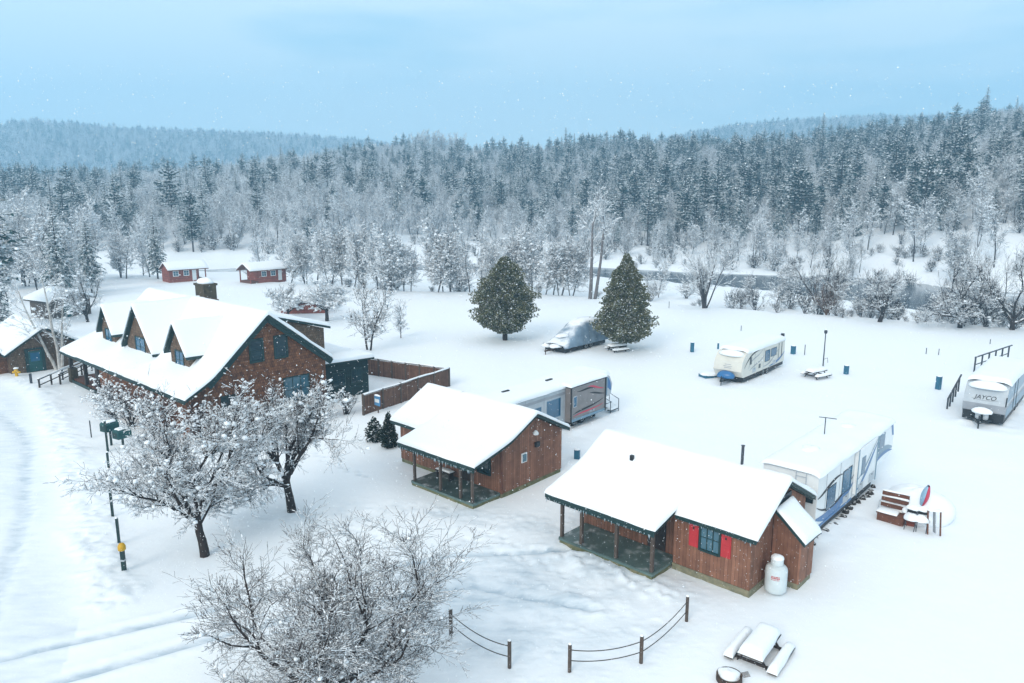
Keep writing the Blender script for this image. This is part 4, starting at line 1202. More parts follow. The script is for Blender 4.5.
MB().prism([(0.06, 2.02), (0.14, 2.02), (-0.0, 1.43), (-0.06, 1.43)], 'y', -0.02, 0.05).build('corner_trim', ['rv_dark'], rt)
text_part('JAYCO', 0.40, rt, 'rv_dark', (0.065, 1.22, 1.83), (R(74), 0, R(-90)), shear=0.25)
m_ = MB()
for k in range(12):
    y0 = 0.45 + k * 0.13; zf = lambda y: 1.63 + 0.10 * ((y - 1.23) / 0.8) ** 2
    m_.add([(-0.005 + 0.28 * (zf(y0) - 1.5) - 0.02, y0, zf(y0)), (-0.005 + 0.28 * (zf(y0 + .13) - 1.5) - 0.02, y0 + 0.13, zf(y0 + .13)), (-0.005 + 0.28 * (zf(y0 + .13) - 1.47) - 0.02, y0 + 0.13, zf(y0 + .13) + 0.03), (-0.005 + 0.28 * (zf(y0) - 1.47) - 0.02, y0, zf(y0) + 0.03)], [(0, 1, 2, 3)])
m_.build('badge_swoosh', ['rv_grey'], rt)
m_ = MB(); m_.box(0.35, 8.9, 0.05, 2.4, 0.25, 0.6); m_.build('chassis', ['rv_dark'], rt)
m_ = MB(); m_.beam((0.5, 0.4, 0.42), (-1.4, 1.22, 0.42), 0.1, 0.12); m_.beam((0.5, 2.05, 0.42), (-1.4, 1.22, 0.42), 0.1, 0.12); m_.tube([(-1.25, 1.22, 0.0), (-1.25, 1.22, 0.9)], 0.045, 8); m_.build('hitch', ['rv_dark'], rt)
for y in (1.0, 1.45):
    m_ = MB(); m_.lathe([(0.1, 0.45), (0.16, 0.5), (0.16, 0.85), (0.1, 0.98)], 12, cx=-0.35, cy=y); m_.build('gas_bottle', ['rv_silver'], rt, smooth=True)
m_ = MB(); m_.blob((-0.45, 1.22, 1.0), 0.4, 0.62, 0.28, seed=8, rough=0.06); m_.build('hitch_snow', ['snow'], rt, smooth=True)
MB().box(-0.02, 0.3, 0.05, 2.4, 0.28, 0.86).build('underskirt', ['rv_dark'], rt)
wheels(rt, (5.0, 5.9), 0.14, 0.34)
m_ = MB(); snow_roof(m_, [(-0.06, 2.66), (0.3, 2.82), (2.15, 2.82), (2.5, 2.66)], 0.8, 9.0, 0.3, 57, rough=0.03)
m_.blob((0.6, 1.22, 2.46), 0.55, 1.15, 0.4, seed=13, rough=0.04, flat=-0.2); m_.build('roof_snow', ['snow'], rt, smooth=True)

# --- low trailer under a tarp beside the conical cedar
tt = thing('covered_trailer', 'low trailer or boat under a sagging blue-grey tarp, beside the conical cedar', 'trailer', (4.9, 69.4, 0), 48)
NX_, NY_ = 26, 14
vs = []
for i in range(NX_ + 1):
    for j in range(NY_ + 1):
        x = 7.2 * i / NX_; v = j / NY_; y = -0.2 + 2.9 * v
        ridge = 0.95 + 1.95 * float(sstep(0.0, 4.4, x)) - 0.3 * float(sstep(5.5, 7.2, x))
        z = 0.55 + (ridge - 0.55) * (1 - abs(2 * v - 1) ** 3.2) ** 0.55
        z -= 0.10 * abs(math.sin(x * 3.4 + v * 5)) * (1 - abs(2 * v - 1)) + 0.08 * math.sin(x * 7.1 + v * 11) * (1 - abs(2 * v - 1))
        vs.append((x, y + 0.05 * math.sin(x * 6), z))
    
fs = [(i * (NY_ + 1) + j, (i + 1) * (NY_ + 1) + j, (i + 1) * (NY_ + 1) + j + 1, i * (NY_ + 1) + j + 1) for i in range(NX_) for j in range(NY_)]
n_ = len(vs); vs2 = [(x, y, z - 0.05) for x, y, z in vs]
MB().add(vs + vs2, fs + [tuple(n_ + k for k in reversed(f)) for f in fs]).build('tarp', ['tarp'], tt, smooth=True)
m_ = MB(); m_.box(0.3, 7.0, 0.0, 2.5, 0.12, 0.5); m_.build('chassis', ['rv_dark'], tt)
wheels(tt, (3.6, 4.4), 0.0, 0.32)
m_ = MB(); m_.beam((0.3, 1.2, 0.35), (-1.3, 1.2, 0.35), 0.12, 0.12); m_.tube([(-1.2, 1.2, 0), (-1.2, 1.2, 0.5)], 0.05, 6); m_.build('hitch', ['rust'], tt)
m_ = MB(); m_.blob((0.2, 2.2, 0.55), 0.5, 0.5, 0.3, seed=3); m_.blob((0.1, 1.0, 0.65), 0.7, 0.6, 0.22, seed=4); m_.blob((1.5, 1.3, 1.45), 0.8, 0.6, 0.2, seed=6); m_.build('tarp_snow', ['snow'], tt, smooth=True)


# ================================================================== picnic tables
def picnic_table(label, loc, rz, snow_t, sink=0.0):
    t = thing('picnic_table', label, 'picnic table', loc, rz)
    dz = -sink
    m = MB(); m.box(-0.9, 0.9, -0.37, 0.37, 0.70 + dz, 0.75 + dz); m.build('tabletop', ['post_wood'], t)
    for s in (-1, 1):
        m = MB(); m.box(-0.9, 0.9, s * 0.72 - 0.14, s * 0.72 + 0.14, 0.41 + dz, 0.46 + dz); b = m.build('bench', ['post_wood'], t)
        q = MB(); snow_roof(q, [(s * 0.72 - 0.17, 0.46 + dz), (s * 0.72 + 0.17, 0.46 + dz)], -0.93, 0.93, snow_t, 3 + s, rr=0.14, rough=0.03); q.build('bench_snow', ['snow'], b, smooth=True)
    for x in (-0.65, 0.65):
        for s in (-1, 1):
            m = MB(); m.beam((x, s * 0.75, dz), (x, s * 0.22, 0.70 + dz), 0.09, 0.04); m.build('leg', ['dark_wood'], t)
        m = MB(); m.beam((x + 0.05, -0.82, 0.40 + dz), (x + 0.05, 0.82, 0.40 + dz), 0.04, 0.09); m.build('crosspiece', ['dark_wood'], t)
    q = MB(); snow_roof(q, [(-0.4, 0.75 + dz), (0.4, 0.75 + dz)], -0.94, 0.94, snow_t * 1.4, 8, rr=0.2, rough=0.03); q.build('table_snow', ['snow'], t, smooth=True)
    return t


p_ = at(760, 645, 0.35)
picnic_table('snow-laden picnic table in the foreground below the propane tank', (p_.x, p_.y, 0.0), 52, 0.22, 0.36)
p_ = at(816, 377)
picnic_table('snowy picnic table at the foot of the thin lamp pole', (p_.x, p_.y, 0), 30, 0.18, 0.2)
p_ = at(617, 351)
picnic_table('snowy picnic table under the conical cedar', (p_.x, p_.y, 0), 25, 0.16, 0.2)

fr_ = thing('fire_ring', 'rusty round fire ring filled with snow at the bottom edge', 'fire ring', (at(729, 680).x, at(729, 680).y, 0), 0)
m_ = MB(); N_ = 28; ri, ro = 0.36, 0.40; vs = []
for k in range(N_):
    a = 2 * math.pi * k / N_
    for r_2, z in ((ro, -0.15), (ro, 0.2), (ri, 0.2), (ri, -0.15)):
        vs.append((r_2 * math.cos(a), r_2 * math.sin(a), z))
fs = [(4 * k + j, 4 * ((k + 1) % N_) + j, 4 * ((k + 1) % N_) + (j + 1) % 4, 4 * k + (j + 1) % 4) for k in range(N_) for j in range(4)]
m_.add(vs, fs); m_.build('ring', ['rust'], fr_)
m_ = MB(); m_.blob((0, 0.06, 0.1), 0.37, 0.37, 0.2, seed=1, flat=0); m_.build('snow_heap', ['snow'], fr_, smooth=True)
m_ = MB()
for k in range(7): m_.tube([(0.40, -0.14 + 0.04 * k, 0.18), (0.62, -0.14 + 0.04 * k, 0.23)], 0.008, 5)
m_.build('grill_bars', ['rust'], fr_)

# ================================================================== rope fence in the foreground
ptops = []
names = ['weathered rope-fence post inside the edge of the foreground tree', 'weathered rope-fence post right of the foreground tree', 'weathered rope-fence post left of the middle rope span', 'weathered rope-fence post in the middle of the rope span', 'weathered rope-fence post at the far end below the red-shuttered cabin']
posts = [(451, 634), (509.5, 667), (569.5, 672), (641, 662), (686.5, 620)]
for (px, py), lb_ in zip(posts, names):
    p = at(px, py); z0 = gz(p.x, p.y)
    t = thing('fence_post', lb_, 'post', (p.x, p.y, z0), rng.uniform(0, 40), 'posts of the foreground rope fence')
    m = MB(); m.prism([(0.065 * math.cos(k * 1.047), 0.065 * math.sin(k * 1.047)) for k in range(6)], 'z', -0.2, 0.98); m.build('post', ['post_wood'], t)
    m = MB(); m.blob((0, 0, 0.98), 0.06, 0.06, 0.05, seed=2, flat=0); m.build('snow_cap', ['snow'], t, smooth=True)
    ptops.append(Vector((p.x, p.y, z0)))


def rope(a, b, z, sag, label):
    pts = []
    for k in range(17):
        s = k / 16; q = a.lerp(b, s); pts.append((q.x, q.y, q.z + z - sag * 4 * s * (1 - s)))
    m = MB().tube(pts, 0.016, 6).build('rope', ['rope'])
    tag(m, label, 'rope', 'ropes strung between the foreground posts')


sp = [(0, 1, 'left pair of posts'), (2, 3, 'middle pair of posts'), (3, 4, 'right pair of posts')]
for i, j, wh in sp:
    for z, sg, up in ((0.78, 0.16, 'upper'), (0.40, 0.14, 'lower')):
        rope(ptops[i], ptops[j], z, sg if i != 0 else 0.2, '%s dark rope sagging between the %s' % (up, wh))

# ================================================================== posts, pedestals, hydrants
def pedestal(px, py, h, w, label, m='pedestal_blue', cat='pedestal'):
    p = at(px, py)
    t = thing('utility_pedestal', label, cat, (p.x, p.y, gz(p.x, p.y)), rng.uniform(-40, 40), 'utility pedestals standing in the snow')
    b = MB(); b.box(-w / 2, w / 2, -w / 2, w / 2, -0.1, h); b.box(-w * 0.3, w * 0.3, -w / 2 - 0.012, -w / 2, h * 0.45, h * 0.9); b.build('cabinet', [m], t)
    c = MB(); c.blob((0, 0, h), w * 0.65, w * 0.65, 0.09, seed=3, flat=0); c.build('snow_cap', ['snow'], t, smooth=True)


for px, py, h, w, lb_ in ((692, 352, 0.95, 0.3, 'blue pedestal left of the cream trailer, nearest the big cedar'),
                      (793, 354, 0.8, 0.34, 'blue pedestal just right of the cream trailer\'s rear'),
                      (846, 374, 0.75, 0.3, 'blue pedestal right of the lamp pole'),
                      (938, 389, 1.05, 0.32, 'blue pedestal left of the grey trailer at the right edge'),
                      (577, 459, 0.55, 0.3, 'teal pedestal in the gap between the two porch cabins'),
                      (718, 349, 0.6, 0.16, 'small dark meter behind the cream trailer\'s front')):
    pedestal(px, py, h, w, lb_)
for px, py, h, lb_ in ((804.5, 355, 1.0, 'thin dark stake right of the cream trailer'), (926, 354, 0.6, 'thin stake far out in the field, left one of the pair'), (938.5, 355, 0.6, 'thin stake far out in the field, right one of the pair'), (990, 344, 0.5, 'short dark stake near the riverbank above the railing'), (669, 308, 0.9, 'short dark stake at the riverbank behind the conical cedar'), (91.5, 438, 1.1, 'dark reflector stake standing alone beside the ploughed road'), (741, 331, 0.6, 'short stake behind the cream trailer')):
    p = at(px, py)
    o = MB().prism([(0.04 * math.cos(k * 1.047), 0.04 * math.sin(k * 1.047)) for k in range(6)], 'z', -0.1, h).build('marker_stake', ['metal_rail'])
    o.location = (p.x, p.y, gz(p.x, p.y)); tag(o, lb_, 'stake', 'marker stakes standing in the snow')
# posts along the road edge
for px, py, h, lb_ in ((108, 452, 1.9, 'tall dark post carrying the green box beside the road'), (109, 470, 1.0, 'dark post in the row beside the road, beyond the left tree'), (113, 518, 1.4, 'dark post half hidden by the left tree\'s twigs'), (119.5, 546, 1.15, 'dark post just behind the yellow-capped one')):
    p = at(px, py)
    t = thing('road_post', lb_, 'post', (p.x, p.y, gz(p.x, p.y)), 10, 'posts along the road edge')
    MB().box(-0.05, 0.05, -0.05, 0.05, -0.2, h).build('post', ['green_trim'], t)
    m = MB(); m.blob((0, 0, h), 0.07, 0.07, 0.06, seed=2, flat=0); m.build('snow_cap', ['snow'], t, smooth=True)
p = at(124.5, 573)
t = thing('capped_post', 'dark green post with a bright yellow cap beside the road', 'post', (p.x, p.y, gz(p.x, p.y)), 0)
MB().box(-0.07, 0.07, -0.07, 0.07, -0.2, 0.86).build('post', ['green_trim'], t)
m = MB(); m.lathe([(0.09, 0.84), (0.15, 0.88), (0.15, 1.04), (0.10, 1.14), (0.03, 1.17)], 14); m.build('cap', ['yellow_paint'], t, smooth=True)
m = MB(); m.box(-0.085, 0.085, -0.085, 0.085, 0.4, 0.46); m.build('band', ['rv_silver'], t)
# green boxes in front of the lodge
p = at(117, 447)
t = thing('mailbox_stand', 'dark green boxes on a stand at the road by the left tree', 'mailboxes', (p.x, p.y, gz(p.x, p.y)), -30)
for x, z in ((-0.55, 0.95), (0.65, 0.7)):
    m = MB(); m.prism([(-0.36, 0), (-0.36, 0.5), (-0.2, 0.68), (0.2, 0.68), (0.36, 0.5), (0.36, 0)], 'y', -0.5, 0.5); b = m.build('box', ['green_plastic'], t); b.location = (x, 0, z); b.scale = (0.85, 0.85, 0.85)
    m = MB(); m.box(-0.25, 0.25, -0.515, -0.5, 0.1, 0.45); m.build('door', ['green_trim'], b)
    m = MB(); m.blob((0, 0, 0.64), 0.36, 0.5, 0.12, seed=4, flat=0); m.build('snow_cap', ['snow'], b, smooth=True)
    MB().box(x - 0.05, x + 0.05, -0.05, 0.05, -0.2, z).build('post', ['green_trim'], t)
# yellow hydrant by the outbuilding
p = at(17, 377.5)
t = thing('fire_hydrant', 'small yellow hydrant in front of the shingled outbuilding', 'hydrant', (p.x, p.y, 0), 0)
m = MB(); m.lathe([(0.16, -0.05), (0.16, 0.05), (0.12, 0.07), (0.12, 0.5), (0.16, 0.53), (0.16, 0.58), (0.13, 0.68), (0.05, 0.76), (0.03, 0.8)], 14); m.build('barrel', ['yellow_paint'], t, smooth=True)
for s in (-1, 1):
    m = MB(); m.tube([(s * 0.1, 0, 0.45), (s * 0.24, 0, 0.45), (s * 0.30, 0, 0.45)], [0.09, 0.09, 0.1], 10); m.build('outlet', ['yellow_paint'], t)
m = MB(); m.blob((0, 0, 0.76), 0.2, 0.2, 0.12, seed=2, flat=0); m.build('snow_cap', ['snow'], t, smooth=True)
p = at(31.5, 385)
o = MB().box(-0.07, 0.07, -0.07, 0.07, -0.2, 0.95).build('gate_post', ['metal_rail']); o.location = (p.x, p.y, 0); tag(o, 'short dark post at the end of the lodge railing', 'post')
# recycling bin by the near fence
p = at(378, 413)
t = thing('notice_board', 'small pale blue sign on a post by the near board fence', 'sign', (p.x, p.y, 0), -42)
MB().box(-0.04, 0.04, 0.0, 0.06, -0.1, 0.9).build('post', ['post_wood'], t)
MB().box(-0.3, 0.3, -0.05, 0.0, 0.55, 1.25).build('panel', ['sign_blue'], t)
m = MB(); m.box(-0.24, 0.24, -0.06, -0.05, 0.78, 1.02); m.build('panel_field', ['white_paint'], t)
m = MB(); m.blob((0, -0.02, 1.25), 0.33, 0.1, 0.1, seed=1, flat=0); m.build('snow_cap', ['snow'], t, smooth=True)
# thin lamp pole
p = at(823, 366)
t = thing('lamp_pole', 'thin dark lamp pole rising beside a snowy picnic table', 'lamp', (p.x, p.y, 0), 0)
MB().tube([(0, 0, -0.1), (0, 0, 2.7), (0, 0, 2.95)], [0.06, 0.045, 0.045], 8).build('pole', ['metal_rail'], t)
m = MB(); m.lathe([(0.05, 2.93), (0.13, 2.98), (0.15, 3.2), (0.05, 3.28)], 10); m.build('lamp_head', ['metal_rail'], t)
m = MB(); m.blob((0, 0, 3.28), 0.15, 0.15, 0.12, seed=1, flat=0); m.build('snow_cap', ['snow'], t, smooth=True)
m = MB(); m.tube([(0, 0, 0.6), (0.35, 0, 0.75), (0.4, 0.0, 0.3)], 0.02, 6); m.build('bracket', ['metal_rail'], t)

# ================================================================== railings
def railing(label, p, q, h, n, grp, slope=0.0, mid=True, m='metal_rail'):
    p = Vector(p); q = Vector(q); d = q - p; ln = d.length
    t = thing('railing', label, 'railing', (p.x, p.y, p.z), math.degrees(math.atan2(d.y, d.x)), grp)
    for i in range(n):
        x = ln * i / (n - 1); z = slope * x
        MB().box(x - 0.05, x + 0.05, -0.05, 0.05, z - 0.3, z + h).build('post', [m], t)
    MB().beam((-0.1, 0, h), (ln + 0.5, 0, h + slope * (ln + 0.5)), 0.1, 0.08).build('top_rail', [m], t)
    if mid:
        MB().beam((0, 0, h * 0.45), (ln, 0, h * 0.45 + slope * ln), 0.05, 0.07).build('mid_rail', [m], t)
    return t


a = at(974, 372); b = at(1007, 364)
railing('long dark railing standing alone in the snow beyond the right-hand trailer', (a.x, a.y, 0.1), (b.x, b.y, 0.1), 1.2, 6, None, 0.06)
a = at(947, 409); b = at(957, 400)
railing('short stair railing beside the nose of the right-hand grey trailer', (a.x, a.y, 0.0), (b.x, b.y, 0.0), 0.75, 5, None, 0.3, False)
a = at(40, 390); b = at(84, 371)
for k, lb_ in ((0, 'front snowy rail of the ramp left of the lodge porch'), (1, 'rear snowy rail of the ramp left of the lodge porch')):
    off = Vector((0.6, 1.7, 0)) * k
    t = railing(lb_, (a.x + off.x, a.y + off.y, 0), (b.x + off.x, b.y + off.y, 0.0), 0.85, 5, 'ramp rails by the lodge porch', 0.02, True, 'dark_wood')
    ln = (b - a).length
    m = MB(); snow_roof(m, [(-0.08, 0.89), (0.08, 0.89)], -0.1, ln, 0.1, 60 + k, rr=0.08, step=0.3); m.build('rail_snow', ['snow'], t, smooth=True)

# ================================================================== snowed-in stack of camp furniture
sx = Vector((17.12, 32.46, 0)); ux = Vector((math.cos(R(-40)), math.sin(R(-40)), 0)); uy = Vector((-ux.y, ux.x, 0))
t = thing('garden_bench', 'slatted brown wooden bench half buried beside the snow heap', 'bench', sx, -40)
for k, (y, z) in enumerate(((0.62, 1.12), (0.56, 0.86), (0.50, 0.60))):
    m = MB(); m.box(0.0, 1.15, y, y + 0.06, z, z + 0.2); b = m.build('back_slat', ['brown_wood'], t)
    q = MB(); snow_roof(q, [(y - 0.05, z + 0.2), (y + 0.1, z + 0.2)], 0, 1.15, 0.06, 3 + k, rr=0.06); q.build('slat_snow', ['snow'], b, smooth=True)
m = MB(); m.box(-0.05, 1.15, -0.05, 0.5, 0.42, 0.48); b = m.build('seat', ['brown_wood'], t)
q = MB(); snow_roof(q, [(-0.08, 0.48), (0.5, 0.48)], -0.05, 0.85, 0.14, 6, rr=0.14); q.build('seat_snow', ['snow'], b, smooth=True)
m = MB(); m.box(0.0, 1.1, -0.03, 0.02, 0.0, 0.40); m.build('front_board', ['brown_wood'], t)
for x in (0.02, 1.06):
    MB().box(x, x + 0.06, 0.03, 0.6, 0.0, 0.42).build('leg', ['brown_wood'], t)
for k, (x, y, lb_) in enumerate(((1.42, 0.0, 'snow-covered folding chair next to the brown bench'), (1.86, 0.1, 'snow-covered folding chair between the other chair and the leaning panel'))):
    c_ = thing('folding_chair', lb_, 'chair', sx + ux * x + uy * y, -40 + 8 * k, 'folding chairs in the snowy stack')
    for s in (-0.2, 0.2):
        m = MB(); m.tube([(s, -0.25, 0), (s, 0.18, 0.95)], 0.016, 6); m.build('leg', ['metal_rail'], c_)
        m = MB(); m.tube([(s, 0.25, 0), (s, -0.2, 0.5)], 0.016, 6); m.build('leg', ['metal_rail'], c_)
    m = MB(); m.box(-0.2, 0.2, -0.22, 0.14, 0.46, 0.49); b = m.build('seat', ['rv_dark'], c_)
    q = MB(); q.blob((0, -0.05, 0.52), 0.30, 0.27, 0.27, seed=k + 2, flat=-0.1); q.build('seat_snow', ['snow'], b, smooth=True)
    m = MB(); m.beam((-0.2, 0.15, 0.85), (0.2, 0.15, 0.85), 0.03, 0.2); b = m.build('backrest', ['rv_dark'], c_)
    q = MB(); q.blob((0, 0.16, 0.95), 0.28, 0.16, 0.18, seed=k + 5, flat=-0.2); q.build('back_snow', ['snow'], b, smooth=True)
t = thing('wooden_crate', 'small red-brown crate wedged behind the folding chairs', 'crate', sx + ux * 1.25 + uy * 0.5, -35)
m = MB(); m.box(-0.2, 0.25, -0.2, 0.2, 0, 0.62); b = m.build('box', ['red_siding'], t)
m = MB(); m.blob((0.02, 0, 0.62), 0.36, 0.32, 0.24, seed=3, flat=0); m.build('snow_cap', ['snow'], t, smooth=True)
t = thing('leaning_panel', 'grey metal panel on brown legs at the right end of the snowy stack', 'panel', sx + ux * 2.15 + uy * 0.05, -18)
m = MB(); m.beam((0.22, -0.1, 0.12), (0.18, 0.12, 1.02), 0.42, 0.03); m.build('panel', ['rv_grey'], t)
for x in (-0.05, 0.46):
    m = MB(); m.beam((x, -0.14, 0.0), (x - 0.03, 0.12, 1.08), 0.06, 0.06); m.build('leg', ['brown_wood'], t)
m = MB(); m.blob((0.2, 0.12, 1.06), 0.34, 0.12, 0.09, seed=3, flat=0); m.build('snow_cap', ['snow'], t, smooth=True)
# snow heap behind (a buried trailer) and the kayak standing in it
t = thing('snow_heap', 'rounded heap of snow burying a low load behind the brown bench', 'snow heap', sx + ux * 1.2 + uy * 2.0, -40)
m = MB(); m.box(-0.9, 0.9, -0.9, 0.9, 0, 0.6); m.build('buried_load', ['dark_wood'], t)
m = MB(); m.blob((0.0, 0.05, 0.25), 1.62, 1.62, 1.05, seed=8, rough=0.05, nu=28, nv=16, flat=-0.25); m.build('snow_cover', ['snow'], t, smooth=True)
t = thing('kayak', 'pink and pale blue kayak standing upright in the snow heap', 'kayak', sx + ux * 1.62 + uy * 1.0 + Vector((0, 0, 0.95)), -30)
for sgn, mm_, nm in ((1, 'pink_plastic', 'lower_hull'), (-1, 'blue_plastic', 'upper_deck')):
    vs = []; n = 12
    for i in range(n + 1):
        s = i / n; wv_ = 0.27 * math.sin(math.pi * (0.08 + 0.84 * s)) ** 0.8
        for k in range(6):
            a = math.pi * k / 5
            vs.append((wv_ * math.cos(a), sgn * 0.18 * math.sin(a) * (wv_ / 0.27) + 0.002 * sgn, 1.15 * s - 0.1))
    fs = [(i * 6 + k, (i + 1) * 6 + k, (i + 1) * 6 + k + 1, i * 6 + k + 1) for i in range(n) for k in range(5)] + [(i * 6, i * 6 + 5, (i + 1) * 6 + 5, (i + 1) * 6) for i in range(n)]
    o = MB().add(vs, fs).build(nm, [mm_], t, smooth=True)
    o.rotation_euler = (R(-10), R(14), R(-90))

# ================================================================== trees
def seg_arrays(segs):
    A = np.array([(*a, *b, r0, r1) for a, b, r0, r1 in segs], float)
    return A[:, 0:3], A[:, 3:6], A[:, 6], A[:, 7]


def seg_mesh(P0, P1, r0, r1, n, ext=0.3, mi=0):
    d = P1 - P0; ln = np.linalg.norm(d, axis=1, keepdims=True); d = d / np.maximum(ln, 1e-6)
    P1 = P1 + d * (r1[:, None] * ext)
    up = np.where(np.abs(d[:, 2:3]) < 0.9, np.array([[0, 0, 1.0]]), np.array([[1.0, 0, 0]]))
    a = np.cross(d, up); a /= np.linalg.norm(a, axis=1, keepdims=True); b = np.cross(a, d)
    ang = 2 * np.pi * np.arange(n) / n + np.pi / 2
    ring = a[:, None, :] * np.cos(ang)[None, :, None] + b[:, None, :] * np.sin(ang)[None, :, None]
    V = np.concatenate([P0[:, None] + ring * r0[:, None, None], P1[:, None] + ring * r1[:, None, None]], 1)   # N,2n,3
    N = len(P0)
    k = np.arange(n); q = np.stack([k, (k + 1) % n, n + (k + 1) % n, n + k], 1)
    F = (np.arange(N)[:, None, None] * 2 * n + q[None]).reshape(-1, 4)
    return V.reshape(-1, 3), F


def join(parts):
    V = []; F = []; o = 0
    for v, f in parts:
        V.append(v); F.append(f + o); o += len(v)
    return np.concatenate(V), np.concatenate(F)


def ico():
    import bmesh
    bm = bmesh.new(); bmesh.ops.create_icosphere(bm, subdivisions=1, radius=1.0)
    V = np.array([v.co[:] for v in bm.verts]); F = np.array([[v.index for v in f.verts] for f in bm.faces]); bm.free()
    return V, F


ICV, ICF = ico()


def blob_mesh(C, Rr, seed, flat=0.7):
    g = np.random.default_rng(seed)
    N = len(C); n = len(ICV)
    sc_ = 1 + g.uniform(-0.28, 0.28, (N, n))
    an = np.stack([g.uniform(0.8, 1.35, N), g.uniform(0.8, 1.35, N), g.uniform(0.55, 0.9, N) * flat / 0.7], 1)
    V = ICV[None] * sc_[..., None] * an[:, None] * Rr[:, None, None] + C[:, None]
    F = (np.arange(N)[:, None, None] * n + ICF[None]).reshape(-1, 3)
    return V.reshape(-1, 3), F


def rotaround(d, ang, r_):
    """unit vector at angle ang from d, random azimuth"""
    t = Vector((r_.gauss(0, 1), r_.gauss(0, 1), r_.gauss(0, 1)))
    t = (t - d * t.dot(d))
    if t.length < 1e-6: return d.copy()
    t.normalize()
    return (d * math.cos(ang) + t * math.sin(ang)).normalized()


def grow(r_, p, d, Ln, rad, lev, P, out):
    """P: per-level dicts n, wob, trop, kids, ang, ratio, start"""
    q = P[lev]; n = q['n']; dl = Ln / n
    rr = rad
    for i in range(n):
        d = (d + Vector((r_.gauss(0, 1), r_.gauss(0, 1), r_.gauss(0, 1))) * q['wob'] + Vector((0, 0, q['trop']))).normalized()
        p2 = p + d * dl
        r2 = max(P['rmin'], rad * (1 - (1 - q.get('taper', 0.35)) * (i + 1) / n))
        out.append((p, p2, rr, r2, lev))
        f = (i + 1) / n
        if lev + 1 < P['levels'] and f >= q['start']:
            k = q['kids']; k = int(k) + (1 if r_.random() < k - int(k) else 0)
            for _ in range(k):
                cd = rotaround(d, q['ang'] * r_.uniform(0.7, 1.3), r_)
                cd = (cd + Vector((0, 0, q.get('lift', 0)))).normalized()
                grow(r_, p.lerp(p2, r_.uniform(0.3, 1)), cd, Ln * q['ratio'] * r_.uniform(0.65, 1.2) * (1.15 - 0.45 * f), r2 * q.get('rk', 0.6), lev + 1, P, out)
        p, rr = p2, r2
    # leader continues
    if lev + 1 < P['levels'] and q.get('tip', 1):
        for _ in range(q.get('tip', 1)):
            grow(r_, p, rotaround(d, 0.35 * r_.uniform(0.4, 1.2), r_), Ln * q['ratio'] * r_.uniform(0.7, 1.1), rr * 0.85, lev + 1, P, out)


def split_levels(segs, lim):
    return [s for s in segs if s[4] <= lim], [s for s in segs if s[4] > lim]


OV = np.array([(1, 0, 0), (-1, 0, 0), (0, 1, 0), (0, -1, 0), (0, 0, 1), (0, 0, -1)], float)
OF = np.array([(0, 2, 4), (2, 1, 4), (1, 3, 4), (3, 0, 4), (2, 0, 5), (1, 2, 5), (3, 1, 5), (0, 3, 5)])


def lite_blobs(C, Rr, seed, flat=0.5):
    g = np.random.default_rng(seed); N = len(C)
    V = OV[None] * g.uniform(0.6, 1.4, (N, 6, 1)) * np.array([1, 1, flat]) * Rr[:, None, None]
    a = g.uniform(0, 6.28, N); c, s = np.cos(a)[:, None], np.sin(a)[:, None]
    V = np.stack([V[..., 0] * c - V[..., 1] * s, V[..., 0] * s + V[..., 1] * c, V[..., 2]], 2) + C[:, None]
    return V.reshape(-1, 3), (np.arange(N)[:, None, None] * 6 + OF[None]).reshape(-1, 3)


def tree_meshes(tag_, segs, lim, mats, snow_seed=None, snow_amt=0.5, clump=0, clump_r=(0.06, 0.2), n_thick=7, ridge=(0.010, 0.02), lite=False):
    thick, thin = split_levels(segs, lim)
    P0, P1, r0, r1 = seg_arrays([s[:4] for s in thick])
    V, F = seg_mesh(P0, P1, r0, r1, n_thick, 0.6)
    tm = mesh_np('trunk', V, F, M(mats[0]), smooth=True)
    P0, P1, r0, r1 = seg_arrays([s[:4] for s in thin])
    V, F = seg_mesh(P0, P1, r0, r1, 3, 0.2)
    cm = mesh_np('crown', V, F, M(mats[1]))
    if snow_seed is None:
        return tm, cm, None
    # snow lying along the branches + clumps in the forks
    g = np.random.default_rng(snow_seed)
    P0, P1, r0, r1 = seg_arrays([s[:4] for s in segs])
    d = P1 - P0; ln = np.linalg.norm(d, axis=1); hz_ = np.abs(d[:, 2]) / ln
    keep = (hz_ < 0.72) & (g.random(len(P0)) < snow_amt)
    w = g.uniform(ridge[0], ridge[1], len(P0)) + r0 * 0.55
    off = np.zeros((len(P0), 3)); off[:, 2] = r0 * 0.7 + w * 0.55
    a, b = P0[keep] + off[keep], P1[keep] + off[keep]
    t0 = g.uniform(0, 0.3, (keep.sum(), 1)); t1 = g.uniform(0.7, 1.0, (keep.sum(), 1))
    V1, F1 = seg_mesh(a + (b - a) * t0, a + (b - a) * t1, w[keep], w[keep] * g.uniform(0.5, 0.9, keep.sum()), 4, 0.0)
    F1t = np.concatenate([F1[:, [0, 1, 2]], F1[:, [0, 2, 3]]])
    C = []; 
    idx = g.choice(len(P0), size=clump, p=None) if clump else []
    lev = np.array([s[4] for s in segs])
    if clump:
        wgt = np.where(hz_ < 0.75, 1.0, 0.1) * np.where(lev <= 1, 1.5, np.where(lev == 2, 2.0, 1.0))
        idx = g.choice(len(P0), size=clump, p=wgt / wgt.sum())
        C = P1[idx] + np.array([0, 0, 0.03])
        rr = clump_r[0] + (clump_r[1] - clump_r[0]) * g.random(clump) ** 2.2
        V2, F2 = (lite_blobs if lite else blob_mesh)(C, rr, snow_seed + 1)
        V, F = join([(V1, F1t), (V2, F2)])
    else:
        V, F = V1, F1t
    sm = mesh_np('snow_load', V, F, M('snow_clump'), smooth=True)
    return tm, cm, sm


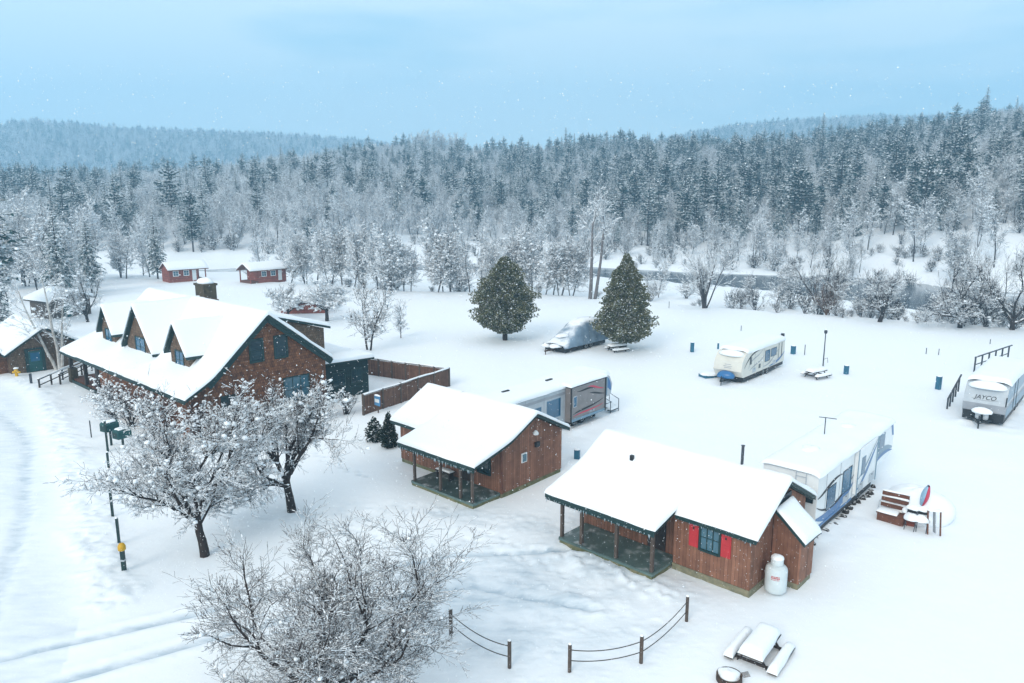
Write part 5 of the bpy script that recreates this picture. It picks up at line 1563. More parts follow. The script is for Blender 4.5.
def plant_tree(name, label, cat, loc, meshes, rz=0, group=None, scale=1.0, z=None):
    t = thing(name, label, cat, (loc[0], loc[1], gz(loc[0], loc[1]) if z is None else z), rz, group)
    t.scale = (scale,) * 3
    for nm, me in zip(('trunk', 'crown', 'snow_load'), meshes):
        if me is not None:
            o_ = link(nm, me, t)
            if nm == 'snow_load': o_['kind'] = 'stuff'
    return t


# ---- three big orchard trees in the foreground
def orchard(seed, H, spread, trunk_h, nlimb, twigk, limb_lift=0.25, rad=0.2, up=1.0):
    r_ = random.Random(seed); segs = []
    p = Vector((0, 0, -0.2)); d = Vector((r_.uniform(-0.08, 0.08), r_.uniform(-0.08, 0.08), 1)).normalized()
    for i in range(4):
        p2 = p + d * (trunk_h + 0.2) / 4
        segs.append((p, p2, rad * (1.25 - 0.1 * i), rad * (1.15 - 0.1 * i), 0)); p = p2
        d = (d + Vector((r_.gauss(0, .06), r_.gauss(0, .06), 0))).normalized()
    P = {'levels': 6, 'rmin': 0.0055,
         1: dict(n=5, wob=0.16, trop=0.03, kids=1.25, ang=0.75, ratio=0.62, start=0.3, taper=0.45, rk=0.6, lift=0.1, tip=2),
         2: dict(n=4, wob=0.18, trop=0.02, kids=1.35, ang=0.8, ratio=0.62, start=0.2, taper=0.4, rk=0.6, lift=0.12, tip=1),
         3: dict(n=4, wob=0.17, trop=0.03 * up, kids=twigk, ang=0.75, ratio=0.62, start=0.2, taper=0.4, rk=0.6, lift=0.15 * up, tip=1),
         4: dict(n=3, wob=0.16, trop=0.05 * up, kids=twigk, ang=0.7, ratio=0.66, start=0.3, taper=0.45, rk=0.6, lift=0.2 * up, tip=1),
         5: dict(n=3, wob=0.15, trop=0.06 * up, kids=0, ang=0.6, ratio=0.5, start=2, taper=0.5)}
    for k in range(nlimb):
        a = 2 * math.pi * (k + r_.uniform(-.25, .25)) / nlimb
        tilt = r_.uniform(0.75, 1.15) if k % 6 else (0.15 if k == 0 else 0.5)
        dd = Vector((math.sin(tilt) * math.cos(a), math.sin(tilt) * math.sin(a), math.cos(tilt) + limb_lift * 0.2)).normalized()
        grow(r_, p - Vector((0, 0, r_.uniform(0, 0.35))), dd, spread * 0.42 * r_.uniform(0.85, 1.15), rad * r_.uniform(0.48, 0.66), 1, P, segs)
    # scale to the wanted height and spread
    A = np.array([s[1] for s in segs]); zmax = np.percentile(A[:, 2], 99.5); rmax = np.percentile(np.hypot(A[:, 0], A[:, 1]), 98)
    kz = (H - trunk_h) / (zmax - trunk_h); kr = spread / rmax

    def tr(v):
        z = v.z if v.z < trunk_h * 0.8 else trunk_h * 0.8 + (v.z - trunk_h * 0.8) * kz
        s_ = 1 + (kr - 1) * min(1, max(0, (v.z - trunk_h * 0.5) / 0.8))
        return Vector((v.x * s_, v.y * s_, z))
    return [(tr(a), tr(b), x, y, l) for a, b, x, y, l in segs]


def place(px, py):
    p = at(px, py); return (p.x, p.y)


sg = orchard(3, 6.9, 4.1, 1.5, 7, 1.52, rad=0.17, up=0.5)
plant_tree('orchard_tree', 'snow-laden spreading bare tree on the left, by the dark green boxes', 'tree', place(205, 556), tree_meshes('a', sg, 2, ('bark', 'twig'), 5, 0.8, 900, (0.015, 0.13), ridge=(0.007, 0.018)), 20)
sg = orchard(8, 6.3, 4.6, 1.5, 7, 1.55, rad=0.19, up=0.6)
plant_tree('orchard_tree', 'snow-laden spreading bare tree with the thick trunk, left of the first porch cabin', 'tree', place(292, 511), tree_meshes('b', sg, 2, ('bark', 'twig'), 6, 0.8, 900, (0.015, 0.13), ridge=(0.007, 0.018)), 70)
sg = orchard(31, 5.4, 5.0, 1.2, 11, 1.45, limb_lift=0.2, rad=0.16, up=0.5)
plant_tree('orchard_tree', 'big dark-twigged bare tree nearest the camera at the bottom edge', 'tree', place(330, 716), tree_meshes('c', sg, 2, ('bark', 'twig'), 7, 0.55, 420, (0.012, 0.075), ridge=(0.004, 0.010)), 130)


# ---- shrubs heaped with snow along the lodge front
def bush_segs(seed, H, spread, stems, twigk=1.3, lev=4, rad=0.03, rmin=0.008, lean=0.6):
    r_ = random.Random(seed); segs = []
    P = {'levels': lev, 'rmin': rmin,
         1: dict(n=4, wob=0.12, trop=0.05, kids=1.4, ang=0.55, ratio=0.6, start=0.3, taper=0.5, rk=0.6, tip=1),
         2: dict(n=3, wob=0.15, trop=0.04, kids=twigk, ang=0.6, ratio=0.62, start=0.3, taper=0.5, rk=0.6, tip=1),
         3: dict(n=3, wob=0.15, trop=0.04, kids=0 if lev == 4 else twigk, ang=0.6, ratio=0.6, start=0.3, taper=0.5, tip=1 if lev > 4 else 0),
         4: dict(n=2, wob=0.15, trop=0.04, kids=0, ang=0.6, ratio=0.6, start=2, taper=0.5, tip=0)}
    for k in range(stems):
        a = r_.uniform(0, 6.283); t = r_.uniform(0.05, lean)
        d = Vector((math.sin(t) * math.cos(a), math.sin(t) * math.sin(a), math.cos(t)))
        p = Vector((r_.gauss(0, 0.15) * spread * 0.4, r_.gauss(0, 0.15) * spread * 0.4, -0.05))
        grow(r_, p, d, H * 0.55 * r_.uniform(0.7, 1.1), rad * r_.uniform(0.7, 1.2), 1, P, segs)
    return segs


def small_shrub(name, label, loc, seed, H, spread, stems, clump, group=None, cr=(0.02, 0.11)):
    ms = tree_meshes('s', bush_segs(seed, H, spread, stems), 1, ('bark', 'twig'), seed, 0.88, int(clump * 1.3), cr, n_thick=5, ridge=(0.01, 0.026))
    return plant_tree(name, label, 'shrub', loc, ms, seed * 40, group)


def lp(x, y):
    v = lodge_pt(x, y); return (v.x, v.y)


for k, (x, y, H, c) in enumerate(((4.6, -1.2, 2.6, 330), (7.0, -1.6, 3.4, 420), (9.6, -1.5, 3.7, 450), (12.4, -1.2, 3.6, 450), (15.6, 0.2, 3.2, 420), (16.6, 2.6, 3.0, 400), (17.2, 5.0, 2.6, 330), (17.6, 7.4, 2.3, 300), (17.8, 9.6, 2.0, 260))):
    small_shrub('snowy_shrub', 'bare shrub heaped with snow along the lodge walls', lp(x, y), 30 + k, H, 1.6, 16, c, 'snow-heaped shrubs along the lodge')


# ---- birch clump beside the outbuilding
r_ = random.Random(5); segs = []
P = {'levels': 5, 'rmin': 0.008,
     1: dict(n=8, wob=0.035, trop=0.03, kids=1.5, ang=0.75, ratio=0.26, start=0.35, taper=0.25, rk=0.35, tip=1),
     2: dict(n=4, wob=0.12, trop=0.06, kids=1.3, ang=0.6, ratio=0.6, start=0.2, taper=0.4, rk=0.6, tip=1),
     3: dict(n=3, wob=0.13, trop=0.0, kids=1.3, ang=0.6, ratio=0.65, start=0.2, taper=0.5, rk=0.7, tip=1),
     4: dict(n=3, wob=0.12, trop=-0.03, kids=0, ang=0.6, ratio=0.6, start=2, taper=0.5, tip=0)}
for (dx, dz, Ln) in ((-0.30, 1, 9.6), (-0.02, 1, 11.0), (0.16, 1, 8.0)):
    grow(r_, Vector((dx * 0.8, 0, -0.2)), Vector((dx * 0.8, -0.05, dz)).normalized(), Ln * 0.78, 0.15, 1, P, segs)
plant_tree('birch_tree', 'white-barked birch with three stems in front of the outbuilding', 'tree', place(60, 370), tree_meshes('birch', segs, 1, ('birch_bark', 'forest_twig'), 9, 0.4, 260, (0.05, 0.16), n_thick=8), 0)


# ---- two dense cedars
def cedar_meshes(seed, prof, N, trunk_h, leaf=(0.10, 0.22)):
    g = np.random.default_rng(seed)
    zs = np.array([p[0] for p in prof]); rs = np.array([p[1] for p in prof])
    z = []
    # more leaves where the girth is larger
    zz = g.uniform(zs[0], zs[-1], N * 4); rr = np.interp(zz, zs, rs)
    keep = g.random(N * 4) < (rr / rs.max()) * 0.85 + 0.08
    zz = zz[keep][:N]; rr = rr[keep][:N]; n = len(zz)
    a = g.uniform(0, 2 * np.pi, n)
    lump = 1 + 0.55 * fbm(a * 2.2 + seed, zz * 1.3, seed, 3) * 1.6 + 0.5 * fbm(a * 5, zz * 3, seed + 3, 2)
    nbg = 130
    ba = g.uniform(0, 2 * np.pi, nbg); bz = g.uniform(zs[0], zs[-1], nbg)
    da = np.abs((a[:, None] - ba[None] + np.pi) % (2 * np.pi) - np.pi) * np.maximum(rr[:, None], 0.6)
    dd = (da ** 2 + ((zz[:, None] - bz[None] + 0.12 * da) * 1.7) ** 2).min(1) ** 0.5 / (zs[-1] * 0.045 + 0.05)
    lump = lump * (0.74 + 0.36 * np.exp(-(dd / 1.0) ** 2))
    rad = rr * lump * (1 - 0.42 * g.random(n) ** 2.0) * np.where(g.random(n) < 0.12, g.uniform(1.0, 1.16, n), 1.0)
    C = np.stack([rad * np.cos(a), rad * np.sin(a), zz + g.normal(0, 0.05, n)], 1)
    out = np.stack([np.cos(a), np.sin(a), g.uniform(0.1, 1.1, n)], 1)
    V = []; F = []
    # tuft = five narrow blades fanning outward
    nb = 5
    B = C[:, None, :] + np.zeros((1, nb, 1))
    dirs = out[:, None, :] + g.normal(0, 0.55, (n, nb, 3)); dirs /= np.linalg.norm(dirs, axis=2, keepdims=True)
    ln = g.uniform(leaf[0], leaf[1], (n, nb, 1))
    side = np.cross(dirs, g.normal(0, 1, (n, nb, 3))); side /= np.linalg.norm(side, axis=2, keepdims=True)
    wd = ln * g.uniform(0.22, 0.36, (n, nb, 1))
    p0 = B - side * wd * 0.4; p1 = B + dirs * ln * 0.55 - side * wd; p2 = B + dirs * ln; p3 = B + dirs * ln * 0.55 + side * wd
    V = np.stack([p0, p1, p2, p3], 2).reshape(-1, 3)
    F = np.arange(len(V)).reshape(-1, 4)
    cm = mesh_np('crown', V, F, M('cedar_leaf'))
    r_ = random.Random(seed); segs = []
    p = Vector((0, 0, -0.2)); H = zs[-1]
    for i in range(8):
        p2 = Vector((0.05 * math.sin(i), 0.05 * math.cos(i * 2), (i + 1) * H * 0.9 / 8)); segs.append((p, p2, 0.26 * (1 - i / 9) + 0.02, 0.26 * (1 - (i + 1) / 9) + 0.02, 0)); p = p2
    for k in range(70):
        z0 = r_.uniform(zs[0] * 0.9, H * 0.85); a0 = r_.uniform(0, 6.28); r2 = float(np.interp(z0 + 0.5, zs, rs)) * 0.8
        segs.append((Vector((0, 0, z0)), Vector((r2 * math.cos(a0), r2 * math.sin(a0), z0 + 0.35 * r2 + 0.2)), 0.05, 0.012, 1))
    P0, P1, q0, q1 = seg_arrays([s[:4] for s in segs]); Vt, Ft = seg_mesh(P0, P1, q0, q1, 6)
    tm = mesh_np('trunk', Vt, Ft, M('bark'), smooth=True)
    C2 = C[g.random(n) < 0.16] ; C2 = C2 + np.array([0, 0, 0.06]); nn = np.hypot(C2[:, 0], C2[:, 1])
    Vs, Fs = blob_mesh(C2, g.uniform(0.02, 0.075, len(C2)), seed + 2)
    return tm, cm, mesh_np('snow_load', Vs, Fs, M('snow_clump'), smooth=True)


ms = cedar_meshes(4, [(0.75, 0.45), (1.1, 1.5), (1.8, 2.7), (2.8, 3.3), (3.8, 3.4), (5.0, 2.95), (6.2, 2.25), (7.4, 1.45), (8.2, 0.8), (8.7, 0.15)], 15000, 1.0)
plant_tree('cedar_tree', 'broad round-topped dark cedar dusted with snow, left of the covered trailer', 'tree', place(505, 340), ms, 0)
ms = cedar_meshes(9, [(0.8, 0.45), (1.1, 1.5), (1.8, 2.9), (2.8, 3.1), (3.8, 2.6), (5.0, 2.05), (6.4, 1.55), (7.6, 1.05), (8.6, 0.55), (9.3, 0.1)], 13000, 1.0)
plant_tree('cedar_tree', 'conical dark cedar dusted with snow beside the covered trailer', 'tree', place(624, 350), ms, 0)
# two small evergreen shrubs by the first cabin
ms = cedar_meshes(21, [(0.05, 0.42), (0.4, 0.5), (0.9, 0.42), (1.5, 0.26), (1.9, 0.12), (2.1, 0.02)], 1500, 0.1, (0.06, 0.13))
ms[1].materials[0] = MATS['shrub_leaf']
plant_tree('evergreen_shrub', 'slim dark conical evergreen shrub at the corner of the first porch cabin', 'shrub', place(389.5, 447), ms[:2], 0)
ms = cedar_meshes(22, [(0.05, 0.40), (0.4, 0.48), (0.8, 0.38), (1.2, 0.24), (1.5, 0.05)], 1100, 0.1, (0.06, 0.13))
ms[1].materials[0] = MATS['shrub_leaf']
plant_tree('evergreen_shrub', 'shorter snow-dusted evergreen shrub left of the slim conical one', 'shrub', place(374.5, 441), ms, 0)


# ---- forest tree patterns
def bare_segs(seed, H, trunks=1, spread=0.5, start=0.3, rad=0.16, rmin=0.024, twig=1.8, trop=0.05):
    r_ = random.Random(seed); segs = []
    P = {'levels': 5, 'rmin': rmin,
         1: dict(n=8, wob=0.05, trop=0.03, kids=2.1, ang=spread * 1.5, ratio=0.36, start=start, taper=0.25, rk=0.45, lift=0.15, tip=2),
         2: dict(n=4, wob=0.13, trop=trop, kids=1.6, ang=0.75, ratio=0.58, start=0.15, taper=0.4, rk=0.6, tip=1),
         3: dict(n=3, wob=0.15, trop=trop * 0.6, kids=twig, ang=0.75, ratio=0.6, start=0.3, taper=0.5, rk=0.7, tip=1),
         4: dict(n=2, wob=0.15, trop=0.03, kids=0, ang=0.6, ratio=0.6, start=2, taper=0.6, tip=0)}
    for k in range(trunks):
        a = r_.uniform(0, 6.28); t = 0.0 if trunks == 1 else r_.uniform(0.08, 0.3)
        grow(r_, Vector((0.2 * math.cos(a) * (trunks > 1), 0.2 * math.sin(a) * (trunks > 1), -0.3)), Vector((math.sin(t) * math.cos(a), math.sin(t) * math.sin(a), math.cos(t))), H * 0.72, rad / (1 if trunks == 1 else 1.4), 1, P, segs)
    A = np.array([s[1] for s in segs]); k = H / np.percentile(A[:, 2], 99.7)
    return [(a * k, b * k, x, y, l) for a, b, x, y, l in segs]


def bare_pattern(seed, H, mats=('forest_bark', 'forest_twig'), **kw):
    return tree_meshes('p', bare_segs(seed, H, **kw), 1, mats, seed, 0.42, 260, (0.08, 0.34), n_thick=5, ridge=(0.03, 0.075), lite=True)


def conifer_pattern(seed, H, Rb, clear=0.12, dens=1.0, pine=False):
    """whorls of drooping, ragged sprays"""
    g = np.random.default_rng(seed); r_ = random.Random(seed)
    V = []; F = []; SC = []; SR = []
    z = H * clear
    segs = [(Vector((0, 0, -0.3)), Vector((0, 0, H * 0.5)), 0.02 * H * 0.62, 0.011 * H, 0), (Vector((0, 0, H * 0.5)), Vector((0, 0, H * 0.99)), 0.011 * H, 0.03, 0)]
    while z < H * 0.985:
        f = (z - H * clear) / (H * (1 - clear))
        prof = (1 - f) ** 0.85 * min(1, 0.55 + f * 3.0)
        if pine: prof = (0.35 + 0.65 * math.sin(math.pi * min(1, f * 0.9 + 0.12))) * (1 - f ** 4)
        nb = max(3, int((4 + 4 * prof) * dens * r_.uniform(0.7, 1.2)))
        a0 = r_.uniform(0, 6.28)
        for k in range(nb):
            if pine and r_.random() < 0.22: continue
            a = a0 + 2 * math.pi * k / nb + r_.uniform(-.3, .3)
            Lb = Rb * prof * r_.uniform(0.6, 1.15) + 0.25
            droop = r_.uniform(0.15, 0.5) * (1 if not pine else 0.2); rise = (0.35 if f > 0.6 else 0.05) + (0.2 if pine else 0)
            ns = 4; cur = []
            for i in range(ns + 1):
                t = i / ns
                cur.append(np.array([math.cos(a) * Lb * t, math.sin(a) * Lb * t, z + Lb * (rise * t - droop * t * t)]) + g.normal(0, 0.04, 3))
            sd = np.array([-math.sin(a), math.cos(a), 0.0])
            if Lb > 1.2: segs.append((Vector(cur[0]), Vector(cur[2]), 0.03, 0.012, 1))
            if r_.random() < 0.75:
                for q_ in range(r_.randint(1, 3)):
                    t_ = r_.uniform(0.45, 1.0); c_ = cur[int(t_ * ns)]
                    SC.append(c_ + np.array([r_.gauss(0, .12), r_.gauss(0, .12), 0.06])); SR.append(r_.uniform(0.12, 0.42) * (0.6 + 0.16 * Lb))
            for i in range(ns):
                w = (0.36 * Lb * (1 - 0.75 * (i / ns)) + 0.12) * r_.uniform(0.6, 1.15)
                dv = cur[i + 1] - cur[i]
                for s in (-1, 1):
                    for rep in range(2):
                        base = cur[i] + dv * r_.uniform(0, 0.6)
                        tip = base + dv * r_.uniform(0.8, 1.6) + sd * s * w * r_.uniform(0.6, 1.15) + np.array([0, 0, -w * r_.uniform(0.1, 0.75)])
                        mid = base + dv * 0.9 + np.array([0, 0, r_.uniform(-0.1, 0.1) * w])
                        o = len(V)
                        V += [base, tip, mid]; F.append((o, o + 1, o + 2) if s > 0 else (o, o + 2, o + 1))
        z += H * (0.026 if not pine else 0.034) * r_.uniform(0.8, 1.3) / dens ** 0.5
    tm_segs = segs
    P0, P1, q0, q1 = seg_arrays([s[:4] for s in tm_segs]); Vt, Ft = seg_mesh(P0, P1, q0, q1, 5)
    return mesh_np('trunk', Vt, Ft, M('forest_bark')), mesh_np('crown', np.array(V), np.array(F), M('needle')), mesh_np('snow_load', *lite_blobs(np.array(SC), np.array(SR), seed, 0.42), M('snow_clump'))


BARE = [bare_pattern(101, 13, spread=0.42, start=0.35), bare_pattern(102, 12, spread=0.5, start=0.3, twig=1.7), bare_pattern(103, 14, trunks=2, spread=0.4, start=0.35),
        bare_pattern(104, 11, spread=0.6, start=0.25, twig=1.8), bare_pattern(105, 15, spread=0.32, start=0.45, rad=0.14), bare_pattern(106, 10, trunks=3, spread=0.5, start=0.25)]
CON = [conifer_pattern(201, 18, 3.4), conifer_pattern(202, 20, 3.0, dens=1.1), conifer_pattern(203, 16, 3.2, clear=0.05), conifer_pattern(204, 22, 4.0, clear=0.25, pine=True), conifer_pattern(205, 20, 3.8, clear=0.18, pine=True, dens=1.1)]
BH = [13, 12, 14, 11, 15, 10]; CHT = [18, 20, 16, 22, 20]

# ---- particular trees
def tree_at(px, py, pat, h, hpat, name, label, cat='tree', rz=0, group=None):
    x, y = place(px, py)
    return plant_tree(name, label, cat, (x, y), pat, rz, group, h / hpat, z=float(zg(x, y)) - 0.05)


# mid-field trees behind the lodge
ms = tree_meshes('ap', orchard(33, 5.2, 4.3, 1.4, 6, 1.5, rad=0.2), 2, ('bark', 'twig'), 12, 0.6, 600, (0.05, 0.2), ridge=(0.02, 0.05))
plant_tree('apple_tree', 'wide snow-crusted apple tree with a dark forked trunk beyond the lodge', 'tree', place(327, 321), ms, 10)
ms = tree_meshes('ap2', orchard(37, 4.2, 3.6, 1.0, 6, 1.4, rad=0.16), 2, ('bark', 'twig'), 13, 0.6, 550, (0.05, 0.2), ridge=(0.02, 0.05))
plant_tree('apple_tree', 'low snow-crusted apple tree left of the forked one beyond the lodge roof', 'tree', place(288, 318), ms, 50)
ms = tree_meshes('sp', bare_segs(44, 7.6, trunks=2, spread=0.6, start=0.2, rad=0.15, rmin=0.012, twig=1.8), 1, ('bark', 'twig'), 14, 0.45, 500, (0.04, 0.16), ridge=(0.012, 0.03))
plant_tree('ornamental_tree', 'dense frosted twin-stemmed tree right behind the lodge annex', 'tree', place(369, 350), ms, 0)
ms = tree_meshes('sp2', bare_segs(45, 4.2, spread=0.45, start=0.25, rad=0.06, rmin=0.010, twig=1.6), 1, ('bark', 'forest_twig'), 15, 0.4, 120, (0.05, 0.14))
plant_tree('sapling', 'thin frosted sapling right of the twin-stemmed tree', 'tree', place(401, 338), ms, 0)
# tall twin trunk on the bank, basket of stems, leaning trees
r_ = random.Random(12); segs = []
P = {'levels': 5, 'rmin': 0.018,
     1: dict(n=9, wob=0.03, trop=0.02, kids=0.9, ang=0.6, ratio=0.30, start=0.5, taper=0.35, rk=0.5, lift=0.2, tip=3),
     2: dict(n=4, wob=0.10, trop=0.06, kids=1.6, ang=0.6, ratio=0.6, start=0.3, taper=0.4, rk=0.6, tip=1),
     3: dict(n=3, wob=0.13, trop=0.03, kids=1.6, ang=0.7, ratio=0.6, start=0.3, taper=0.5, rk=0.7, tip=1),
     4: dict(n=2, wob=0.13, trop=0.03, kids=0, ang=0.6, ratio=0.6, start=2, taper=0.6, tip=0)}
grow(r_, Vector((-0.3, 0, -0.4)), Vector((0.10, 0, 1)).normalized(), 11.5, 0.30, 1, P, segs)
grow(r_, Vector((0.4, 0, -0.4)), Vector((0.16, 0, 1)).normalized(), 11.0, 0.27, 1, P, segs)
plant_tree('riverbank_tree', 'tall pale tree with two parallel trunks between the cedars', 'tree', place(592, 299), tree_meshes('tw', segs, 1, ('pale_bark', 'forest_twig'), 23, 0.6, 160, (0.06, 0.22), n_thick=8, ridge=(0.03, 0.07), lite=True), 0)
segs = bush_segs(61, 11.0, 3.0, 11, 1.6, 5, rad=0.13, rmin=0.014, lean=0.45)
x, y = place(705, 308)
plant_tree('riverbank_tree', 'bare tree fanning out in many stems from one foot at the bank', 'tree', (x, y), tree_meshes('ms', segs, 1, ('forest_bark', 'forest_twig'), 24, 0.55, 160, (0.05, 0.18), n_thick=6, ridge=(0.02, 0.05), lite=True), 0)
for px, py, sd, H, nl, lb_ in ((880, 322, 71, 6.5, 5, 'low leaning snow-lined tree with long boughs over the dark water'), (960, 328, 72, 8.5, 6, 'large leaning snow-lined tree at the bank near the right edge'), (1012, 330, 73, 9.5, 6, 'large bare bank tree cut by the right edge'), (822, 309, 76, 9.0, 5, 'forked dark bank tree behind the rust-coloured bush')):
    segs = orchard(sd, H, H * 0.62, 1.0, nl, 1.25, rad=0.24)
    plant_tree('riverbank_tree', lb_, 'tree', place(px, py), tree_meshes('ln', segs, 2, ('bark', 'twig'), sd, 0.6, 150, (0.04, 0.15), ridge=(0.014, 0.034)), sd * 30)
segs = bush_segs(81, 5.6, 2.0, 16, 1.5, 4, rad=0.05, rmin=0.014)
plant_tree('rust_bush', 'rust-brown bush standing at the riverbank', 'bush', place(827, 314), tree_meshes('rb', segs, 1, ('rust_twig', 'rust_twig'), n_thick=5), 0)

# rows of bank trees
BT = [bare_pattern(111, 10, trunks=3, spread=0.5, start=0.2, rad=0.13, twig=1.8), bare_pattern(112, 11, trunks=1, spread=0.5, start=0.25, rad=0.14, twig=1.9), bare_pattern(113, 10, trunks=2, spread=0.55, start=0.2, rad=0.12, twig=1.9)]
BBH = [10, 11, 10]
lb_bt = ['many-stemmed frosted bank tree in the row at the far field edge', 'single-stemmed frosted bank tree in the row at the far field edge', 'twin-stemmed frosted bank tree in the row at the far field edge']
ri = random.Random(77); first = {}
bank = [(262, 268, 8), (276, 274, 9), (290, 279, 10), (305, 283, 9), (318, 284, 10.5), (331, 286, 9.5), (342, 285, 11), (352, 287, 10), (363, 286, 11), (378, 288, 9.5), (393, 290, 9.5), (404, 289, 10), (413, 289, 8), (437, 291, 11.5), (443, 290, 12), (452, 289, 9), (468, 291, 8.5), (484, 290, 10), (497, 292, 9), (512, 288, 11), (520, 290, 12.5), (532, 291, 9.5), (545, 294, 8), (553, 293, 9), (562, 295, 10.5), (573, 293, 8.5), (660, 290, 7), (650, 300, 4.5), (742, 300, 5), (775, 300, 7)]
for px, py, h in bank:
    k = ri.randrange(3); x, y = place(px + ri.uniform(-2, 2), py + ri.uniform(-1, 1)); z = float(zg(x, y)) - 0.1
    s_ = h / BBH[k] * ri.uniform(0.9, 1.1)
    if k not in first:
        first[k] = plant_tree('bank_tree', lb_bt[k], 'tree', (x, y), BT[k], ri.uniform(0, 360), 'frosted trees along the riverbank', s_, z=z)
    else:
        copy_thing(first[k], (x, y, z), ri.uniform(0, 360), s_)
# bank bushes
BU = [tree_meshes('bu', bush_segs(120 + k, 3.2, 1.6, 12, 1.7, 4, rad=0.035, rmin=0.013, lean=1.0), 1, ('forest_bark', 'twig'), 130 + k, 0.5, 90, (0.05, 0.2), n_thick=4, ridge=(0.02, 0.05), lite=True) for k in range(3)]
first = {}
spots = [(640 + 400 * ri.random() ** 0.75, ri.uniform(-11, 5)) for _ in range(62)] + [(ri.uniform(480, 660), ri.uniform(-4, 2)) for _ in range(8)] + [(ri.uniform(250, 480), ri.uniform(-5, 1)) for _ in range(12)]
for px, dy in spots:
    e = np.interp(px, [250, 400, 500, 600, 700, 800, 900, 1000, 1040], [280, 291, 292, 297, 305, 312, 319, 326, 329])
    x, y = place(px, e + dy - 2); z = float(zg(x, y)) - 0.05; k = ri.randrange(3); s_ = 0.3 + 1.3 * ri.random() ** 1.5
    if k not in first:
        first[k] = plant_tree('bank_bush', 'small frosted bush in the brush along the riverbank', 'bush', (x, y), BU[k], 0, 'frosted brush along the riverbank', s_, z=z)
    else:
        copy_thing(first[k], (x, y, z), ri.uniform(0, 360), s_)
# brush and drift trees on the far bank
fx_far = []
spots = [(ri.uniform(-115, 110), 0) for _ in range(250)]
for u, _ in spots:
    x = u * 1.0 + 20; s0 = float(river_w(x)) + 2 + 42 * ri.random() ** 1.4
    y = float(np.interp(x, RX, RY)) + s0 * 1.25
    if x / y > 0.75: continue
    fx_far.append((x, y))
    k = ri.randrange(3); z = float(zg(x, y)) - 0.05
    copy_thing(first[k], (x, y, z), ri.uniform(0, 360), ri.uniform(0.5, 1.5), 'small frosted bush on the open far bank of the river', 'frosted brush on the far riverbank')

# left-hand near grove: conifers and bare trees behind the outbuilding
gl = 'dark conifers of the grove behind the outbuilding'; gb = 'frosted bare trees of the grove behind the outbuilding'
for i, (px, py, h, k, lb_) in enumerate(((-12, 330, 19, 4, 'tall dark pine at the left edge above the outbuilding'), (2, 345, 9, 2, 'bushy snow-flecked spruce at the left edge, lowest of the grove'), (62, 300, 13, 2, 'snow-laden spruce behind the birch stems'), (92, 293, 12, 0, 'snow-laden spruce right of the birch stems'), (158, 279, 12.5, 1, 'dark green conifer standing alone left of the red cabins'))):
    x, y = place(px, py)
    plant_tree('conifer', lb_, 'tree', (x, y), CON[k], 40 * i, None, h / CHT[k], z=float(zg(x, y)) - 0.1)
first = {}
for i in range(34):
    px = ri.uniform(-60, 165); py = ri.uniform(277, 306) if px < 110 else ri.uniform(275, 281)
    x, y = place(px, py); k = ri.randrange(6); z = float(zg(x, y)) - 0.1; s_ = ri.uniform(0.75, 1.15) * (0.8 if py > 292 else 1.0)
    lb_ = 'frosted bare tree in the grove at the left behind the outbuilding'
    if k not in first:
        first[k] = plant_tree('grove_tree', lb_, 'tree', (x, y), BARE[k], ri.uniform(0, 360), gb, s_, z=z)
    else:
        copy_thing(first[k], (x, y, z), ri.uniform(0, 360), s_)
x, y = place(88, 322)
plant_tree('grove_tree', 'small dark-stemmed tree between the birch and the lodge dormers', 'tree', (x, y), tree_meshes('gt', orchard(91, 6.5, 3.2, 1.0, 5, 1.2, rad=0.16), 2, ('bark', 'forest_twig'), 19, 0.6, 260, (0.06, 0.2)), 0)

first = {}
for i in range(90):
    x = -25 + 145 * ri.random() ** 0.75; y = float(np.interp(x, RX, RY)) + (float(river_w(x)) + 3 + 45 * ri.random()) * 1.25
    if not -0.1 < x / y < 0.74: continue
    k = ri.randrange(6); z = float(zg(x, y)) - 0.1; s_ = ri.uniform(0.35, 0.85) * (1.25 if x > 70 else 1)
    if k not in first:
        first[k] = plant_tree('far_bank_tree', 'frosted bare tree standing on the open far bank of the river', 'tree', (x, y), BARE[k], ri.uniform(0, 360), 'frosted trees on the open far bank', s_, z=z)
    else:
        copy_thing(first[k], (x, y, z), ri.uniform(0, 360), s_)

# ---- the forest across the river
gf = np.random.default_rng(5)
pts = []
y = 128.0
while y < 640:
    stp = 4.6 if y < 300 else (5.2 if y < 420 else 6.0)
    xm = y * 0.86 + 20
    n = int(2 * xm / stp)
    x = np.linspace(-xm, xm, n) + gf.uniform(-0.55, 0.55, n) * stp
    yy = y + gf.uniform(-0.55, 0.55, n) * stp
    fb = np.interp(x / yy, FB_U, FB_Y) + 20 * fbm(x * 0.03, yy * 0.0, 6, 2) * (x > -45)
    ok = (yy > fb) & (river_s(x, yy) > river_w(x) + 4) & (np.hypot(x, yy) < 612)
    pts.append(np.stack([x[ok], yy[ok]], 1)); y += stp * 0.9
pts = np.concatenate(pts)
u = pts[:, 0] / pts[:, 1]
pc = 0.20 + 1.15 * fbm(pts[:, 0] * 0.018, pts[:, 1] * 0.018, 51, 2) + 0.10 * np.exp(-((u - 0.36) / 0.22) ** 2)  + 0.1 * np.exp(-((u - 0.02) / 0.12) ** 2)
isc = gf.random(len(pts)) < pc
zz = zg(pts[:, 0], pts[:, 1])
rr = np.hypot(pts[:, 0], pts[:, 1])
order = np.argsort(rr)
vis = np.abs(u) < 0.72
LBC = ['dense snow-dusted spruce in the forest across the river', 'tall slim snow-dusted spruce in the forest across the river', 'low-skirted snow-dusted spruce in the forest across the river', 'tall open-limbed pine in the forest across the river', 'thick-crowned pine in the forest across the river']
